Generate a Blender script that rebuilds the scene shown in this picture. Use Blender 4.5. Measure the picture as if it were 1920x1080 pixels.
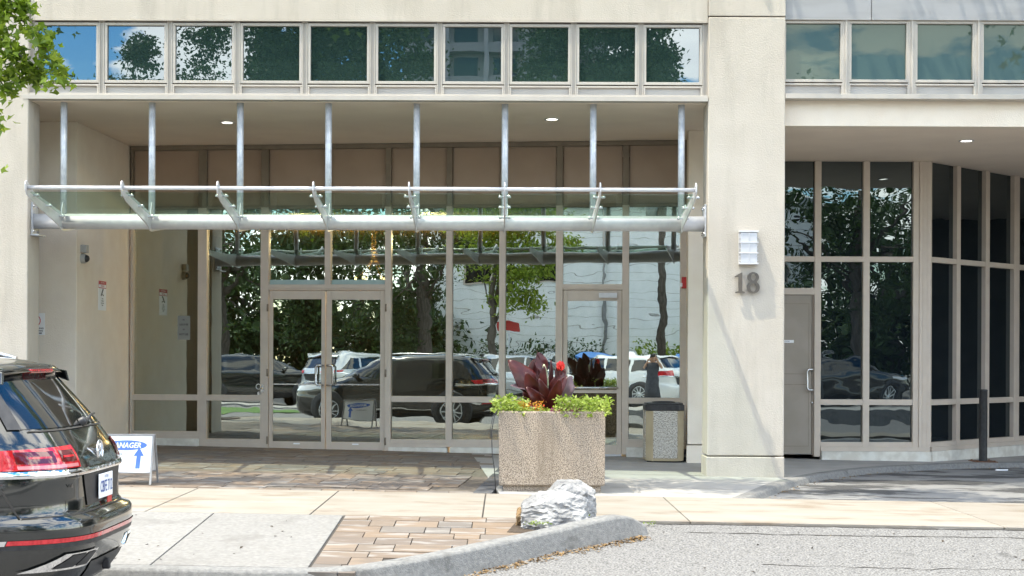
import bpy, bmesh, math, random
from mathutils import Vector, Matrix, noise as mnoise
random.seed(7)
S = bpy.context.scene
R = math.radians
for o in list(bpy.data.objects): bpy.data.objects.remove(o)

# ------------------------------------------------------------------ camera, sky, sun, exposure
EYE = 1.46; FPX = 2700.0; PX0, PY0 = 947.0, 665.0; ROLL = R(0.23)
cd = bpy.data.cameras.new('camera'); cam = bpy.data.objects.new('camera', cd)
S.collection.objects.link(cam); S.camera = cam
cd.sensor_width = 36; cd.lens = 36 * FPX / 1920
cd.shift_x = (960 - PX0) / 1920; cd.shift_y = (PY0 - 540) / 1920
cd.clip_start = .05; cd.clip_end = 900
cam.matrix_world = Matrix.Translation((0, 0, EYE)) @ Matrix.Rotation(R(90), 4, 'X') @ Matrix.Rotation(ROLL, 4, 'Z')

SUN = Vector((.37, .17, -1)).normalized()          # the way the light travels
elev = math.asin(-SUN.z); az = math.atan2(-SUN.x, -SUN.y)
W = bpy.data.worlds.new('World'); S.world = W; W.use_nodes = True
nt = W.node_tree; nt.nodes.clear(); N = nt.nodes.new; L = nt.links.new
out = N('ShaderNodeOutputWorld'); bg = N('ShaderNodeBackground'); L(bg.outputs[0], out.inputs[0])
bg.inputs[1].default_value = .15
sky = N('ShaderNodeTexSky'); sky.sky_type = 'NISHITA'; sky.sun_disc = False
sky.sun_elevation = elev; sky.sun_rotation = az; sky.air_density = 1.0; sky.dust_density = .6; sky.ozone_density = 2.0
tc = N('ShaderNodeTexCoord'); sp = N('ShaderNodeSeparateXYZ'); L(tc.outputs['Generated'], sp.inputs[0])
mz = N('ShaderNodeMath'); mz.operation = 'MAXIMUM'; L(sp.outputs[2], mz.inputs[0]); mz.inputs[1].default_value = .04
az_ = N('ShaderNodeMath'); az_.operation = 'ADD'; L(mz.outputs[0], az_.inputs[0]); az_.inputs[1].default_value = .22
dx = N('ShaderNodeMath'); dx.operation = 'DIVIDE'; L(sp.outputs[0], dx.inputs[0]); L(az_.outputs[0], dx.inputs[1])
dy = N('ShaderNodeMath'); dy.operation = 'DIVIDE'; L(sp.outputs[1], dy.inputs[0]); L(az_.outputs[0], dy.inputs[1])
cb = N('ShaderNodeCombineXYZ'); L(dx.outputs[0], cb.inputs[0]); L(dy.outputs[0], cb.inputs[1]); cb.inputs[2].default_value = 1.3
nz = N('ShaderNodeTexNoise'); nz.inputs['Scale'].default_value = 4.2; nz.inputs['Detail'].default_value = 9; nz.inputs['Roughness'].default_value = .56
L(cb.outputs[0], nz.inputs['Vector'])
cr = N('ShaderNodeValToRGB'); cr.color_ramp.elements[0].position = .47; cr.color_ramp.elements[1].position = .535
L(nz.outputs[0], cr.inputs[0])
nz2 = N('ShaderNodeTexNoise'); nz2.inputs['Scale'].default_value = 6; nz2.inputs['Detail'].default_value = 5; L(cb.outputs[0], nz2.inputs['Vector'])
ccol = N('ShaderNodeMixRGB'); ccol.inputs[1].default_value = (7.0, 7.3, 8.2, 1); ccol.inputs[2].default_value = (12, 12, 12, 1); L(nz2.outputs[0], ccol.inputs[0])
sat = N('ShaderNodeHueSaturation'); sat.inputs['Saturation'].default_value = 1.5; sat.inputs['Value'].default_value = 1.1; L(sky.outputs[0], sat.inputs['Color'])
mxs = N('ShaderNodeMixRGB'); L(cr.outputs[0], mxs.inputs[0]); L(sat.outputs[0], mxs.inputs[1]); L(ccol.outputs[0], mxs.inputs[2])
L(mxs.outputs[0], bg.inputs[0])
sd = bpy.data.lights.new('sun', 'SUN'); sd.energy = 2.05; sd.angle = R(.5); sd.color = (1, .955, .87)
sun = bpy.data.objects.new('sun', sd); S.collection.objects.link(sun)
sun.rotation_euler = SUN.to_track_quat('-Z', 'Y').to_euler(); sun.location = (-6, 0, 20)
S.view_settings.view_transform = 'Standard'; S.view_settings.look = 'None'
S.view_settings.gamma = 1; S.view_settings.use_curve_mapping = False; S.view_settings.exposure = 1.85
S.view_settings.use_white_balance = True; S.view_settings.white_balance_temperature = 7100; S.view_settings.white_balance_tint = 6
S.render.engine = 'CYCLES'; S.cycles.max_bounces = 8; S.cycles.transparent_max_bounces = 12
S.cycles.caustics_reflective = False; S.cycles.caustics_refractive = False

# ------------------------------------------------------------------ materials
MATS = {}
def mat(name, c1, c2=None, rough=.6, metal=0, scale=6, bump=0, bscale=60, spec=.5, detail=6, emit=None, coat=0, lo=.4, hi=.6, rnd=0, stretch=None, c3=None, c3scale=2, c3lo=.6, c3hi=.7, bdist=.01, c3st=None):
    m = bpy.data.materials.new(name); m.use_nodes = True; t = m.node_tree; n = t.nodes.new; l = t.links.new
    b = t.nodes['Principled BSDF']; b.inputs['Roughness'].default_value = rough; b.inputs['Metallic'].default_value = metal
    b.inputs['Specular IOR Level'].default_value = spec
    b.inputs['Base Color'].default_value = (*c1, 1)
    if coat: b.inputs['Coat Weight'].default_value = coat; b.inputs['Coat Roughness'].default_value = .02
    tcn = n('ShaderNodeTexCoord'); src = tcn.outputs['Object']
    g = n('ShaderNodeNewGeometry'); src = g.outputs['Position']
    if stretch:
        mp = n('ShaderNodeMapping'); mp.inputs['Scale'].default_value = stretch; l(src, mp.inputs[0]); src = mp.outputs[0]
    col = None
    if c2 is not None:
        a = n('ShaderNodeTexNoise'); a.inputs['Scale'].default_value = scale; a.inputs['Detail'].default_value = detail; l(src, a.inputs['Vector'])
        r = n('ShaderNodeValToRGB'); r.color_ramp.elements[0].color = (*c1, 1); r.color_ramp.elements[1].color = (*c2, 1)
        r.color_ramp.elements[0].position = lo; r.color_ramp.elements[1].position = hi; l(a.outputs[0], r.inputs[0]); col = r.outputs[0]
    if c3 is not None:
        a = n('ShaderNodeTexNoise'); a.inputs['Scale'].default_value = c3scale; a.inputs['Detail'].default_value = 8; a.inputs['Roughness'].default_value = .65; s3 = src
        if c3st: mp3 = n('ShaderNodeMapping'); mp3.inputs['Scale'].default_value = c3st; l(src, mp3.inputs[0]); s3 = mp3.outputs[0]
        l(s3, a.inputs['Vector'])
        r = n('ShaderNodeMapRange'); r.inputs[1].default_value = c3lo; r.inputs[2].default_value = c3hi; l(a.outputs[0], r.inputs[0])
        mx = n('ShaderNodeMixRGB'); l(r.outputs[0], mx.inputs[0]); l(col, mx.inputs[1]); mx.inputs[2].default_value = (*c3, 1); col = mx.outputs[0]
    if rnd:
        oi = n('ShaderNodeObjectInfo'); hv = n('ShaderNodeHueSaturation'); mr = n('ShaderNodeMapRange'); l(oi.outputs['Random'], mr.inputs[0])
        mr.inputs[3].default_value = 1 - rnd; mr.inputs[4].default_value = 1 + rnd; l(mr.outputs[0], hv.inputs['Value'])
        if col: l(col, hv.inputs['Color'])
        else: hv.inputs['Color'].default_value = (*c1, 1)
        col = hv.outputs[0]
    if col: l(col, b.inputs['Base Color'])
    if bump:
        a = n('ShaderNodeTexNoise'); a.inputs['Scale'].default_value = bscale; a.inputs['Detail'].default_value = 4; l(src, a.inputs['Vector'])
        bp = n('ShaderNodeBump'); bp.inputs['Strength'].default_value = bump; bp.inputs['Distance'].default_value = bdist
        l(a.outputs[0], bp.inputs['Height']); l(bp.outputs[0], b.inputs['Normal'])
    if emit:
        b.inputs['Emission Color'].default_value = (*emit[0], 1); b.inputs['Emission Strength'].default_value = emit[1]
    MATS[name] = m
    return m

def glass_mat(name, base, refl, tint, fac, wave=.012, see=None):
    m = bpy.data.materials.new(name); m.use_nodes = True; t = m.node_tree; n = t.nodes.new; l = t.links.new; t.nodes.clear()
    o = n('ShaderNodeOutputMaterial'); mx = n('ShaderNodeMixShader'); mx.inputs[0].default_value = fac
    if see: a = n('ShaderNodeBsdfTransparent'); a.inputs[0].default_value = (*see, 1)
    else: a = n('ShaderNodeBsdfDiffuse'); a.inputs[0].default_value = (*base, 1)
    gl = n('ShaderNodeBsdfGlossy'); gl.inputs[0].default_value = (*tint, 1); gl.inputs['Roughness'].default_value = refl
    g = n('ShaderNodeNewGeometry'); mp = n('ShaderNodeMapping'); mp.inputs['Scale'].default_value = (1, 1, 1.6); l(g.outputs['Position'], mp.inputs[0])
    ns = n('ShaderNodeTexNoise'); ns.inputs['Scale'].default_value = 1.6; ns.inputs['Detail'].default_value = 1.5; l(mp.outputs[0], ns.inputs['Vector'])
    bp = n('ShaderNodeBump'); bp.inputs['Strength'].default_value = 1; bp.inputs['Distance'].default_value = wave
    l(ns.outputs[0], bp.inputs['Height']); l(bp.outputs[0], gl.inputs['Normal'])
    l(a.outputs[0], mx.inputs[1]); l(gl.outputs[0], mx.inputs[2]); l(mx.outputs[0], o.inputs[0]); MATS[name] = m
    return m

mat('stucco', (.74, .65, .545), (.79, .71, .605), .9, scale=3.5, bump=.5, bscale=75, lo=.3, hi=.7, spec=.2, bdist=.006)  # mostly recess walls: colour lightened to offset the shade there
mat('stucco_sunlit_toned', (.455, .41, .352), (.505, .46, .40), .9, scale=2.2, bump=.75, bscale=60, lo=.3, hi=.7, spec=.2, c3=(.34, .305, .26), c3scale=1.5, c3lo=.50, c3hi=.85, c3st=(2.2, 2.2, .28), bdist=.007)  # same stucco on the lit front, colour darkened to balance the shaded recess
mat('soffit', (.80, .69, .585), (.83, .72, .61), .9, scale=1.8, bump=.25, bscale=90, spec=.2)
mat('plinth_white', (.66, .64, .58), (.55, .52, .46), .9, scale=7, bump=.5, bscale=50, spec=.2)
mat('frame_light', (.41, .375, .335), (.44, .405, .36), .5, scale=4)
mat('frame_taupe', (.50, .425, .355), (.53, .455, .38), .45, scale=5)
mat('frame_dark', (.20, .16, .12), (.23, .185, .14), .5, scale=5)
mat('spandrel_brown', (.36, .265, .20), (.39, .29, .22), .4, scale=2, spec=.5)
mat('panel_grey', (.27, .27, .275), (.30, .30, .31), .45, scale=1.5, stretch=(1, 1, 6))
mat('panel_light', (.38, .36, .34), (.42, .40, .38), .5, scale=2)
mat('metal_door_paint', (.27, .235, .19), (.30, .26, .215), .55, scale=3)
mat('galvanised', (.46, .485, .53), (.56, .585, .62), .42, metal=.25, scale=14, bump=.08, bscale=40)
mat('white_paint_metal', (.56, .56, .58), (.62, .62, .63), .30, metal=.12, scale=8)
mat('steel', (.62, .62, .62), None, .22, metal=1)
mat('chrome', (.82, .82, .84), None, .06, metal=1)
mat('black_plastic', (.018, .018, .02), (.03, .03, .032), .45, scale=20)
mat('rubber', (.02, .02, .02), (.032, .03, .028), .8, scale=15, bump=.2)
mat('black_paint', (.004, .006, .006), (.012, .013, .012), .14, scale=5, spec=.6, coat=1)
mat('silver_paint', (.55, .57, .58), None, .25, metal=.4, coat=.8)
mat('white_paint', (.74, .75, .74), None, .25, coat=.8)
mat('auto_glass', (.010, .011, .012), None, .04, spec=.5, coat=.5)
mat('red_lens', (.42, .006, .012), (.6, .02, .03), .08, scale=30, coat=1, stretch=(1, 1, .3))
mat('dark_lens', (.10, .004, .006), None, .08, coat=1)
mat('pink_lens', (.62, .22, .22), None, .1, coat=1)
mat('clear_lens', (.7, .7, .72), None, .08, coat=1)
mat('white_sign', (.80, .81, .82), None, .4)
mat('print_black', (.02, .02, .02), None, .5)
mat('print_red', (.45, .03, .03), None, .5)
mat('print_blue', (.06, .16, .55), None, .5)
mat('plate_blue', (.04, .09, .30), None, .5)
mat('digit_bronze', (.085, .07, .055), (.10, .085, .068), .5, scale=20)
mat('asphalt', (.065, .063, .062), (.225, .22, .215), .95, scale=60, bump=.7, bscale=90, lo=.30, hi=.62, detail=8, c3=(.09, .088, .085), c3scale=3.0, c3lo=.60, c3hi=.74, bdist=.012, spec=.2)
mat('driveway_asphalt', (.035, .035, .037), (.07, .07, .072), .8, scale=60, bump=.8, bscale=90, lo=.35, hi=.65, c3=(.20, .20, .20), c3scale=.9, c3lo=.47, c3hi=.52, stretch=(.7, 1.6, 1), bdist=.008)
mat('concrete', (.29, .28, .265), (.34, .33, .315), .9, scale=3, bump=.35, bscale=110, lo=.3, hi=.7, c3=(.30, .285, .26), c3scale=1.8, c3lo=.55, c3hi=.7, spec=.25, bdist=.006)
mat('concrete_band', (.225, .20, .168), (.27, .25, .222), .9, scale=1.6, bump=.3, bscale=120, lo=.3, hi=.7, stretch=(1, 2.2, 1), c3=(.19, .155, .12), c3scale=1.1, c3lo=.52, c3hi=.66, spec=.25, rnd=.05, bdist=.005)
mat('concrete_walk', (.185, .18, .172), (.25, .244, .235), .92, scale=26, bump=.7, bscale=150, lo=.3, hi=.7, c3=(.16, .153, .145), c3scale=1.4, c3lo=.55, c3hi=.7, spec=.2, rnd=.05, bdist=.006)
mat('kerb_concrete', (.14, .14, .138), (.22, .217, .21), .92, scale=30, bump=.8, bscale=90, lo=.3, hi=.7, c3=(.10, .098, .094), c3scale=4, c3lo=.56, c3hi=.7, bdist=.008)
mat('joint_sand', (.09, .075, .06), (.13, .11, .09), .95, scale=20)
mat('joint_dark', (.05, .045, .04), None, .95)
mat('brick_dark', (.05, .052, .058), (.09, .092, .10), .7, scale=9, bump=.4, bscale=60, rnd=.2)
mat('aggregate', (.14, .11, .082), (.47, .39, .31), .9, c3=(.17, .135, .10), c3scale=2, c3lo=.5, c3hi=.8, c3st=(2, 2, .35), scale=95, bump=1, bscale=95, lo=.36, hi=.62, detail=3, spec=.25, bdist=.01)
mat('aggregate_grey', (.17, .155, .14), (.60, .56, .49), .9, scale=70, bump=1, bscale=70, lo=.38, hi=.58, detail=3, bdist=.01)
mat('beige_plastic', (.33, .265, .165), (.37, .30, .19), .55, scale=6)
mat('soil', (.04, .028, .018), (.07, .05, .035), .95, scale=30, bump=.8)
mat('rock_white', (.13, .13, .132), (.34, .335, .33), .9, scale=3.0, bump=.6, bscale=22, lo=.3, hi=.6, c3=(.09, .087, .08), c3scale=3.5, c3lo=.58, c3hi=.75, bdist=.015)  # dark noise patches paint the shade of cracks into the colour
mat('rock_tan', (.26, .17, .085), (.38, .27, .15), .9, scale=14, bump=.8)
mat('bark', (.06, .05, .04), (.11, .095, .08), .95, scale=14, bump=1, stretch=(1, 1, .3))
mat('moss', (.06, .13, .02), (.14, .24, .04), .9, scale=20)
mat('grass', (.04, .10, .015), (.08, .15, .03), .9, scale=10, bump=.6)
mat('earth', (.14, .13, .11), (.19, .18, .15), .95, scale=2)
mat('brick_white', (.76, .78, .76), (.82, .83, .82), .85, scale=3)
mat('roof_dark', (.07, .065, .065), (.10, .10, .10), .8, scale=8)
mat('tower_wall', (.36, .37, .38), (.42, .42, .43), .8, scale=1)
mat('dumpster_blue', (.03, .14, .42), (.04, .18, .50), .5, scale=4)
mat('utility_grey', (.22, .22, .22), (.28, .28, .28), .6, scale=10)
mat('skin', (.48, .29, .20), None, .55)
mat('hair', (.012, .01, .01), None, .5)
mat('dress', (.035, .04, .05), (.055, .06, .07), .8, scale=8)
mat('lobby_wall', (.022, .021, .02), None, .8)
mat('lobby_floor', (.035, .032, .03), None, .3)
mat('lobby_wood', (.40, .24, .07), (.52, .32, .10), .5, scale=2, stretch=(.3, 6, 1))
mat('warm_lamp', (1, .9, .6), None, .4, emit=((1, .8, .4), 8))
mat('white_lamp', (.9, .9, .88), None, .4, emit=((1, .98, .93), 2.2))
mat('lamp_glass', (.50, .51, .54), None, .25)
mat('brass', (.60, .40, .15), None, .35, metal=.8)
mat('fire_red', (.45, .015, .015), None, .35)
mat('camera_grey', (.34, .34, .33), (.38, .38, .37), .5, scale=10)
mat('frost', (.20, .21, .20), None, .6)
mat('film_tape', (.30, .42, .40), (.36, .47, .45), .5, scale=3)
glass_mat('glass_left', (.01, .012, .012), 0.0, (.89, .98, .93), .37, .0011, see=(.40, .41, .40))
glass_mat('glass_right', (.006, .009, .012), 0.0, (.62, .72, .74), .20, .0022)
glass_mat('glass_upper', (.018, .036, .032), 0.0, (.80, .90, 1.0), .15, .0004)
glass_mat('glass_upper_green', (.060, .088, .075), 0.0, (.70, .82, .78), .035, .0006)
glass_mat('glass_canopy', (0, 0, 0), 0.02, (.75, .95, .85), .07, .002, see=(.80, .87, .82))

def leafmat(name, a, b, c, trans=.35, rough=.5, sc=2.5):
    m = bpy.data.materials.new(name); m.use_nodes = True; t = m.node_tree; n = t.nodes.new; l = t.links.new
    p = t.nodes['Principled BSDF']; p.inputs['Roughness'].default_value = rough
    g = n('ShaderNodeNewGeometry'); ns = n('ShaderNodeTexNoise'); ns.inputs['Scale'].default_value = sc; l(g.outputs['Position'], ns.inputs['Vector'])
    ad = n('ShaderNodeMath'); ad.operation = 'ADD'; ms = n('ShaderNodeMath'); ms.operation = 'MULTIPLY'; ms.inputs[1].default_value = .45
    l(g.outputs['Random Per Island'], ms.inputs[0]); l(ms.outputs[0], ad.inputs[0]); l(ns.outputs[0], ad.inputs[1])
    r = n('ShaderNodeValToRGB'); e = r.color_ramp.elements; e[0].color = (*a, 1); e[0].position = .4; e[1].color = (*c, 1); e[1].position = 1.0
    k = r.color_ramp.elements.new(.7); k.color = (*b, 1); l(ad.outputs[0], r.inputs[0]); l(r.outputs[0], p.inputs['Base Color'])
    tr = n('ShaderNodeBsdfTranslucent'); l(r.outputs[0], tr.inputs[0]); mx = n('ShaderNodeMixShader'); mx.inputs[0].default_value = trans
    l(p.outputs[0], mx.inputs[1]); l(tr.outputs[0], mx.inputs[2]); l(mx.outputs[0], t.nodes['Material Output'].inputs[0]); MATS[name] = m
leafmat('leaf_bright', (.07, .13, .010), (.17, .26, .018), (.32, .40, .05), .5)
leafmat('leaf_dark', (.016, .038, .009), (.032, .07, .014), (.06, .11, .022), .3)
leafmat('leaf_lime', (.16, .25, .02), (.30, .40, .05), (.48, .54, .18), .35, sc=9)
leafmat('leaf_canna', (.030, .004, .005), (.065, .008, .008), (.12, .014, .010), .22, .32, sc=7)
leafmat('leaf_canna_pale', (.12, .07, .08), (.19, .12, .135), (.25, .16, .18), .2, .35, sc=7)
leafmat('leaf_variegated', (.30, .36, .16), (.55, .60, .36), (.65, .66, .45), .3, .4, sc=14)
leafmat('petal_red', (.55, .01, .01), (.7, .02, .02), (.8, .06, .03), .3)
leafmat('petal_yellow', (.45, .20, .02), (.60, .34, .03), (.55, .10, .02), .3, sc=12)
leafmat('petal_purple', (.16, .015, .08), (.24, .02, .12), (.30, .05, .16), .3, sc=12)
leafmat('leaf_litter', (.09, .055, .025), (.20, .12, .05), (.30, .20, .09), .1, .8, sc=9)

def paver_mat(name):
    m = bpy.data.materials.new(name); m.use_nodes = True; t = m.node_tree; n = t.nodes.new; l = t.links.new
    p = t.nodes['Principled BSDF']; p.inputs['Roughness'].default_value = .85; p.inputs['Specular IOR Level'].default_value = .3
    oi = n('ShaderNodeObjectInfo'); r = n('ShaderNodeValToRGB'); el = r.color_ramp.elements
    el[0].color = (.155, .118, .09, 1); el[0].position = 0; el[1].color = (.19, .15, .118, 1); el[1].position = 1
    for p_, c in ((.2, (.14, .115, .098)), (.4, (.18, .135, .10)), (.55, (.15, .135, .122)), (.7, (.13, .115, .103)), (.85, (.19, .14, .10))):
        k = el.new(p_); k.color = (*c, 1)
    l(oi.outputs['Random'], r.inputs[0])
    g = n('ShaderNodeNewGeometry'); mp = n('ShaderNodeMapping'); mp.inputs['Scale'].default_value = (1, 3.2, 1); l(g.outputs['Position'], mp.inputs[0])
    vm = n('ShaderNodeVectorMath'); vm.operation = 'ADD'; cmb = n('ShaderNodeCombineXYZ'); mu = n('ShaderNodeMath'); mu.operation = 'MULTIPLY'; mu.inputs[1].default_value = 40
    l(oi.outputs['Random'], mu.inputs[0]); l(mu.outputs[0], cmb.inputs[2]); l(mp.outputs[0], vm.inputs[0]); l(cmb.outputs[0], vm.inputs[1])
    a = n('ShaderNodeTexNoise'); a.inputs['Scale'].default_value = 2.6; a.inputs['Detail'].default_value = 5; l(vm.outputs[0], a.inputs['Vector'])
    q = n('ShaderNodeMapRange'); q.inputs[1].default_value = .54; q.inputs[2].default_value = .64; q.inputs[4].default_value = .75; l(a.outputs[0], q.inputs[0])
    mx = n('ShaderNodeMixRGB'); l(q.outputs[0], mx.inputs[0]); l(r.outputs[0], mx.inputs[1]); mx.inputs[2].default_value = (.25, .235, .22, 1)
    q2 = n('ShaderNodeMapRange'); q2.inputs[1].default_value = .42; q2.inputs[2].default_value = .34; q2.inputs[4].default_value = .6; l(a.outputs[0], q2.inputs[0])
    mx2 = n('ShaderNodeMixRGB'); l(q2.outputs[0], mx2.inputs[0]); l(mx.outputs[0], mx2.inputs[1]); mx2.inputs[2].default_value = (.12, .10, .085, 1)
    l(mx2.outputs[0], p.inputs['Base Color'])
    b = n('ShaderNodeTexNoise'); b.inputs['Scale'].default_value = 120; l(g.outputs['Position'], b.inputs['Vector'])
    bp = n('ShaderNodeBump'); bp.inputs['Strength'].default_value = .3; bp.inputs['Distance'].default_value = .005; l(b.outputs[0], bp.inputs['Height']); l(bp.outputs[0], p.inputs['Normal'])
    MATS[name] = m
paver_mat('paver_stone')

# ------------------------------------------------------------------ object helpers
C = S.collection
WPOS = {}
def thing(name, label, cat, loc=(0, 0, 0), group=None):
    o = bpy.data.objects.new(name, None); C.objects.link(o); o.location = loc; o.empty_display_size = .2
    o['label'] = label; o['category'] = cat
    if group: o['group'] = group
    WPOS[o.name] = Vector(loc)
    return o
def tag(o, label=None, cat=None, group=None, kind=None):
    if label: o['label'] = label
    if cat: o['category'] = cat
    if group: o['group'] = group
    if kind: o['kind'] = kind
    return o

class Frame:
    """a vertical plane: u along it, v out of it towards the street, z up"""
    def __init__(s, ox, oy, ang):
        s.o = Vector((ox, oy, 0)); s.u = Vector((math.cos(ang), math.sin(ang), 0)); s.v = Vector((math.sin(ang), -math.cos(ang), 0))
    def w(s, u, v, z): return s.o + s.u * u + s.v * v + Vector((0, 0, z))
    def hit(s, px, py=600, v=0):
        c, q = math.cos(ROLL), math.sin(ROLL); a = px - PX0; b = PY0 - py
        d = Vector(((a * c - b * q) / FPX, 1, (a * q + b * c) / FPX))
        o2 = s.o + s.v * v
        t = (o2.dot(s.v)) / (Vector((d.x, d.y, 0)).dot(s.v))
        p = d * t
        return ((Vector((p.x, p.y, 0)) - s.o).dot(s.u), EYE + p.z)
    def U(s, px, py=600, v=0): return s.hit(px, py, v)[0]
    def Z(s, px, py, v=0): return s.hit(px, py, v)[1]
WORLD = Frame(0, 0, 0)
def at(px, py, Y):
    c, q = math.cos(ROLL), math.sin(ROLL); a = px - PX0; b = PY0 - py
    return Vector(((a * c - b * q) / FPX * Y, Y, EYE + (a * q + b * c) / FPX * Y))

class MB:
    def __init__(s): s.v = []; s.f = []; s.sm = []; s.mi = []; s.m = 0
    def add(s, vs, fs, smooth=False):
        n = len(s.v); s.v += [Vector(p) for p in vs]
        for f in fs: s.f.append([i + n for i in f]); s.sm.append(smooth); s.mi.append(s.m)
        return s
    def box(s, x0, x1, y0, y1, z0, z1, fr=None):
        P = [(x, y, z) for z in (z0, z1) for x, y in ((x0, y0), (x1, y0), (x1, y1), (x0, y1))]
        if fr: P = [fr.w(*p) for p in P]; F = [(0, 1, 2, 3), (4, 7, 6, 5), (0, 4, 5, 1), (1, 5, 6, 2), (2, 6, 7, 3), (3, 7, 4, 0)]
        else: F = [(0, 3, 2, 1), (4, 5, 6, 7), (0, 1, 5, 4), (1, 2, 6, 5), (2, 3, 7, 6), (3, 0, 4, 7)]
        return s.add(P, F)
    def prism(s, pts, ext):            # planar polygon extruded by vector
        n = len(pts); e = Vector(ext); P = [Vector(p) for p in pts] + [Vector(p) + e for p in pts]
        F = [tuple(range(n))[::-1], tuple(range(n, 2 * n))] + [(i, (i + 1) % n, n + (i + 1) % n, n + i) for i in range(n)]
        return s.add(P, F)
    def tube(s, pts, r, seg=10, caps=True, smooth=True):
        pts = [Vector(p) for p in pts]; rs = r if isinstance(r, (list, tuple)) else [r] * len(pts)
        P = []; ref = None
        for i, p in enumerate(pts):
            d = (pts[min(i + 1, len(pts) - 1)] - pts[max(i - 1, 0)]).normalized()
            if ref is None: ref = Vector((0, 0, 1)) if abs(d.z) < .9 else Vector((1, 0, 0))
            a = d.cross(ref).normalized(); b = a.cross(d).normalized(); ref = b
            for k in range(seg):
                t = 2 * math.pi * k / seg; P.append(p + (a * math.cos(t) + b * math.sin(t)) * rs[i])
        F = [(i * seg + k, i * seg + (k + 1) % seg, (i + 1) * seg + (k + 1) % seg, (i + 1) * seg + k) for i in range(len(pts) - 1) for k in range(seg)]
        s.add(P, F, smooth)
        if caps:
            n = len(s.v) - len(P); s.f.append([n + k for k in range(seg)][::-1]); s.sm.append(False); s.mi.append(s.m)
            s.f.append([n + (len(pts) - 1) * seg + k for k in range(seg)]); s.sm.append(False); s.mi.append(s.m)
        return s
    def lathe(s, o, axis, prof, seg=24, smooth=True):   # prof: (distance along axis, radius)
        axis = Vector(axis).normalized(); a = axis.orthogonal().normalized(); b = axis.cross(a); o = Vector(o); P = []
        for h, r in prof:
            for k in range(seg):
                t = 2 * math.pi * k / seg; P.append(o + axis * h + (a * math.cos(t) + b * math.sin(t)) * max(r, 1e-4))
        F = [(i * seg + k, i * seg + (k + 1) % seg, (i + 1) * seg + (k + 1) % seg, (i + 1) * seg + k) for i in range(len(prof) - 1) for k in range(seg)]
        s.add(P, F, smooth); return s
    def grid(s, fn, nu, nv, smooth=True):
        P = [fn(i / nu, j / nv) for j in range(nv + 1) for i in range(nu + 1)]
        F = [(j * (nu + 1) + i, j * (nu + 1) + i + 1, (j + 1) * (nu + 1) + i + 1, (j + 1) * (nu + 1) + i) for j in range(nv) for i in range(nu)]
        return s.add(P, F, smooth)
    def mesh(s, name, m):
        me = bpy.data.meshes.new(name); me.from_pydata([tuple(v) for v in s.v], [], s.f)
        ms = m if isinstance(m, (list, tuple)) else [m]
        for k in ms: me.materials.append(MATS[k])
        me.polygons.foreach_set('use_smooth', s.sm); me.polygons.foreach_set('material_index', s.mi); me.update(); return me
    def build(s, name, m, parent=None, bevel=0, fixn=False):
        n = len(s.v); lo = Vector((min(v.x for v in s.v), min(v.y for v in s.v), min(v.z for v in s.v))); hi = Vector((max(v.x for v in s.v), max(v.y for v in s.v), max(v.z for v in s.v)))
        org = (lo + hi) / 2; org.z = lo.z
        s.v = [v - org for v in s.v]
        me = s.mesh(name, m); o = bpy.data.objects.new(name, me); C.objects.link(o); WPOS[o.name] = org
        if fixn:
            bm = bmesh.new(); bm.from_mesh(me); bmesh.ops.recalc_face_normals(bm, faces=bm.faces); bm.to_mesh(me); bm.free()
        if parent: o.parent = parent; o.location = org - WPOS[parent.name]
        else: o.location = org
        if bevel:
            b = o.modifiers.new('bevel', 'BEVEL'); b.width = bevel; b.segments = 2; b.limit_method = 'ANGLE'
        return o
def box(name, m, parent, *a, fr=None, bevel=0):
    return MB().box(*a, fr=fr).build(name, m, parent, bevel)

def text_mesh(s, fr, txt, uc, z, h, v, depth=.002, bold=0, width=None, shear=0, flip=False):
    """letters as flat raised shapes on a frame; added to MB s"""
    cu = bpy.data.curves.new('t', 'FONT'); cu.body = txt; cu.size = 1; cu.align_x = 'CENTER'; cu.align_y = 'CENTER'; cu.extrude = 0; cu.offset = bold; cu.shear = shear; cu.resolution_u = 2
    o = bpy.data.objects.new('t', cu); C.objects.link(o); bpy.context.view_layer.update()
    me = bpy.data.meshes.new_from_object(o.evaluated_get(bpy.context.evaluated_depsgraph_get()))
    vs = [v_.co.copy() for v_ in me.vertices]; fs = [tuple(p.vertices) for p in me.polygons]
    bpy.data.objects.remove(o); bpy.data.curves.remove(cu)
    if not vs: return s
    x0 = min(p.x for p in vs); x1 = max(p.x for p in vs); y0 = min(p.y for p in vs); y1 = max(p.y for p in vs)
    k = h / (y1 - y0); kx = k if width is None else width / (x1 - x0)
    s.add([fr.w(uc + (p.x - (x0 + x1) / 2) * kx * (-1 if flip else 1), v + depth, z + (p.y - (y0 + y1) / 2) * k) for p in vs], fs)
    bpy.data.meshes.remove(me); return s

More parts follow.
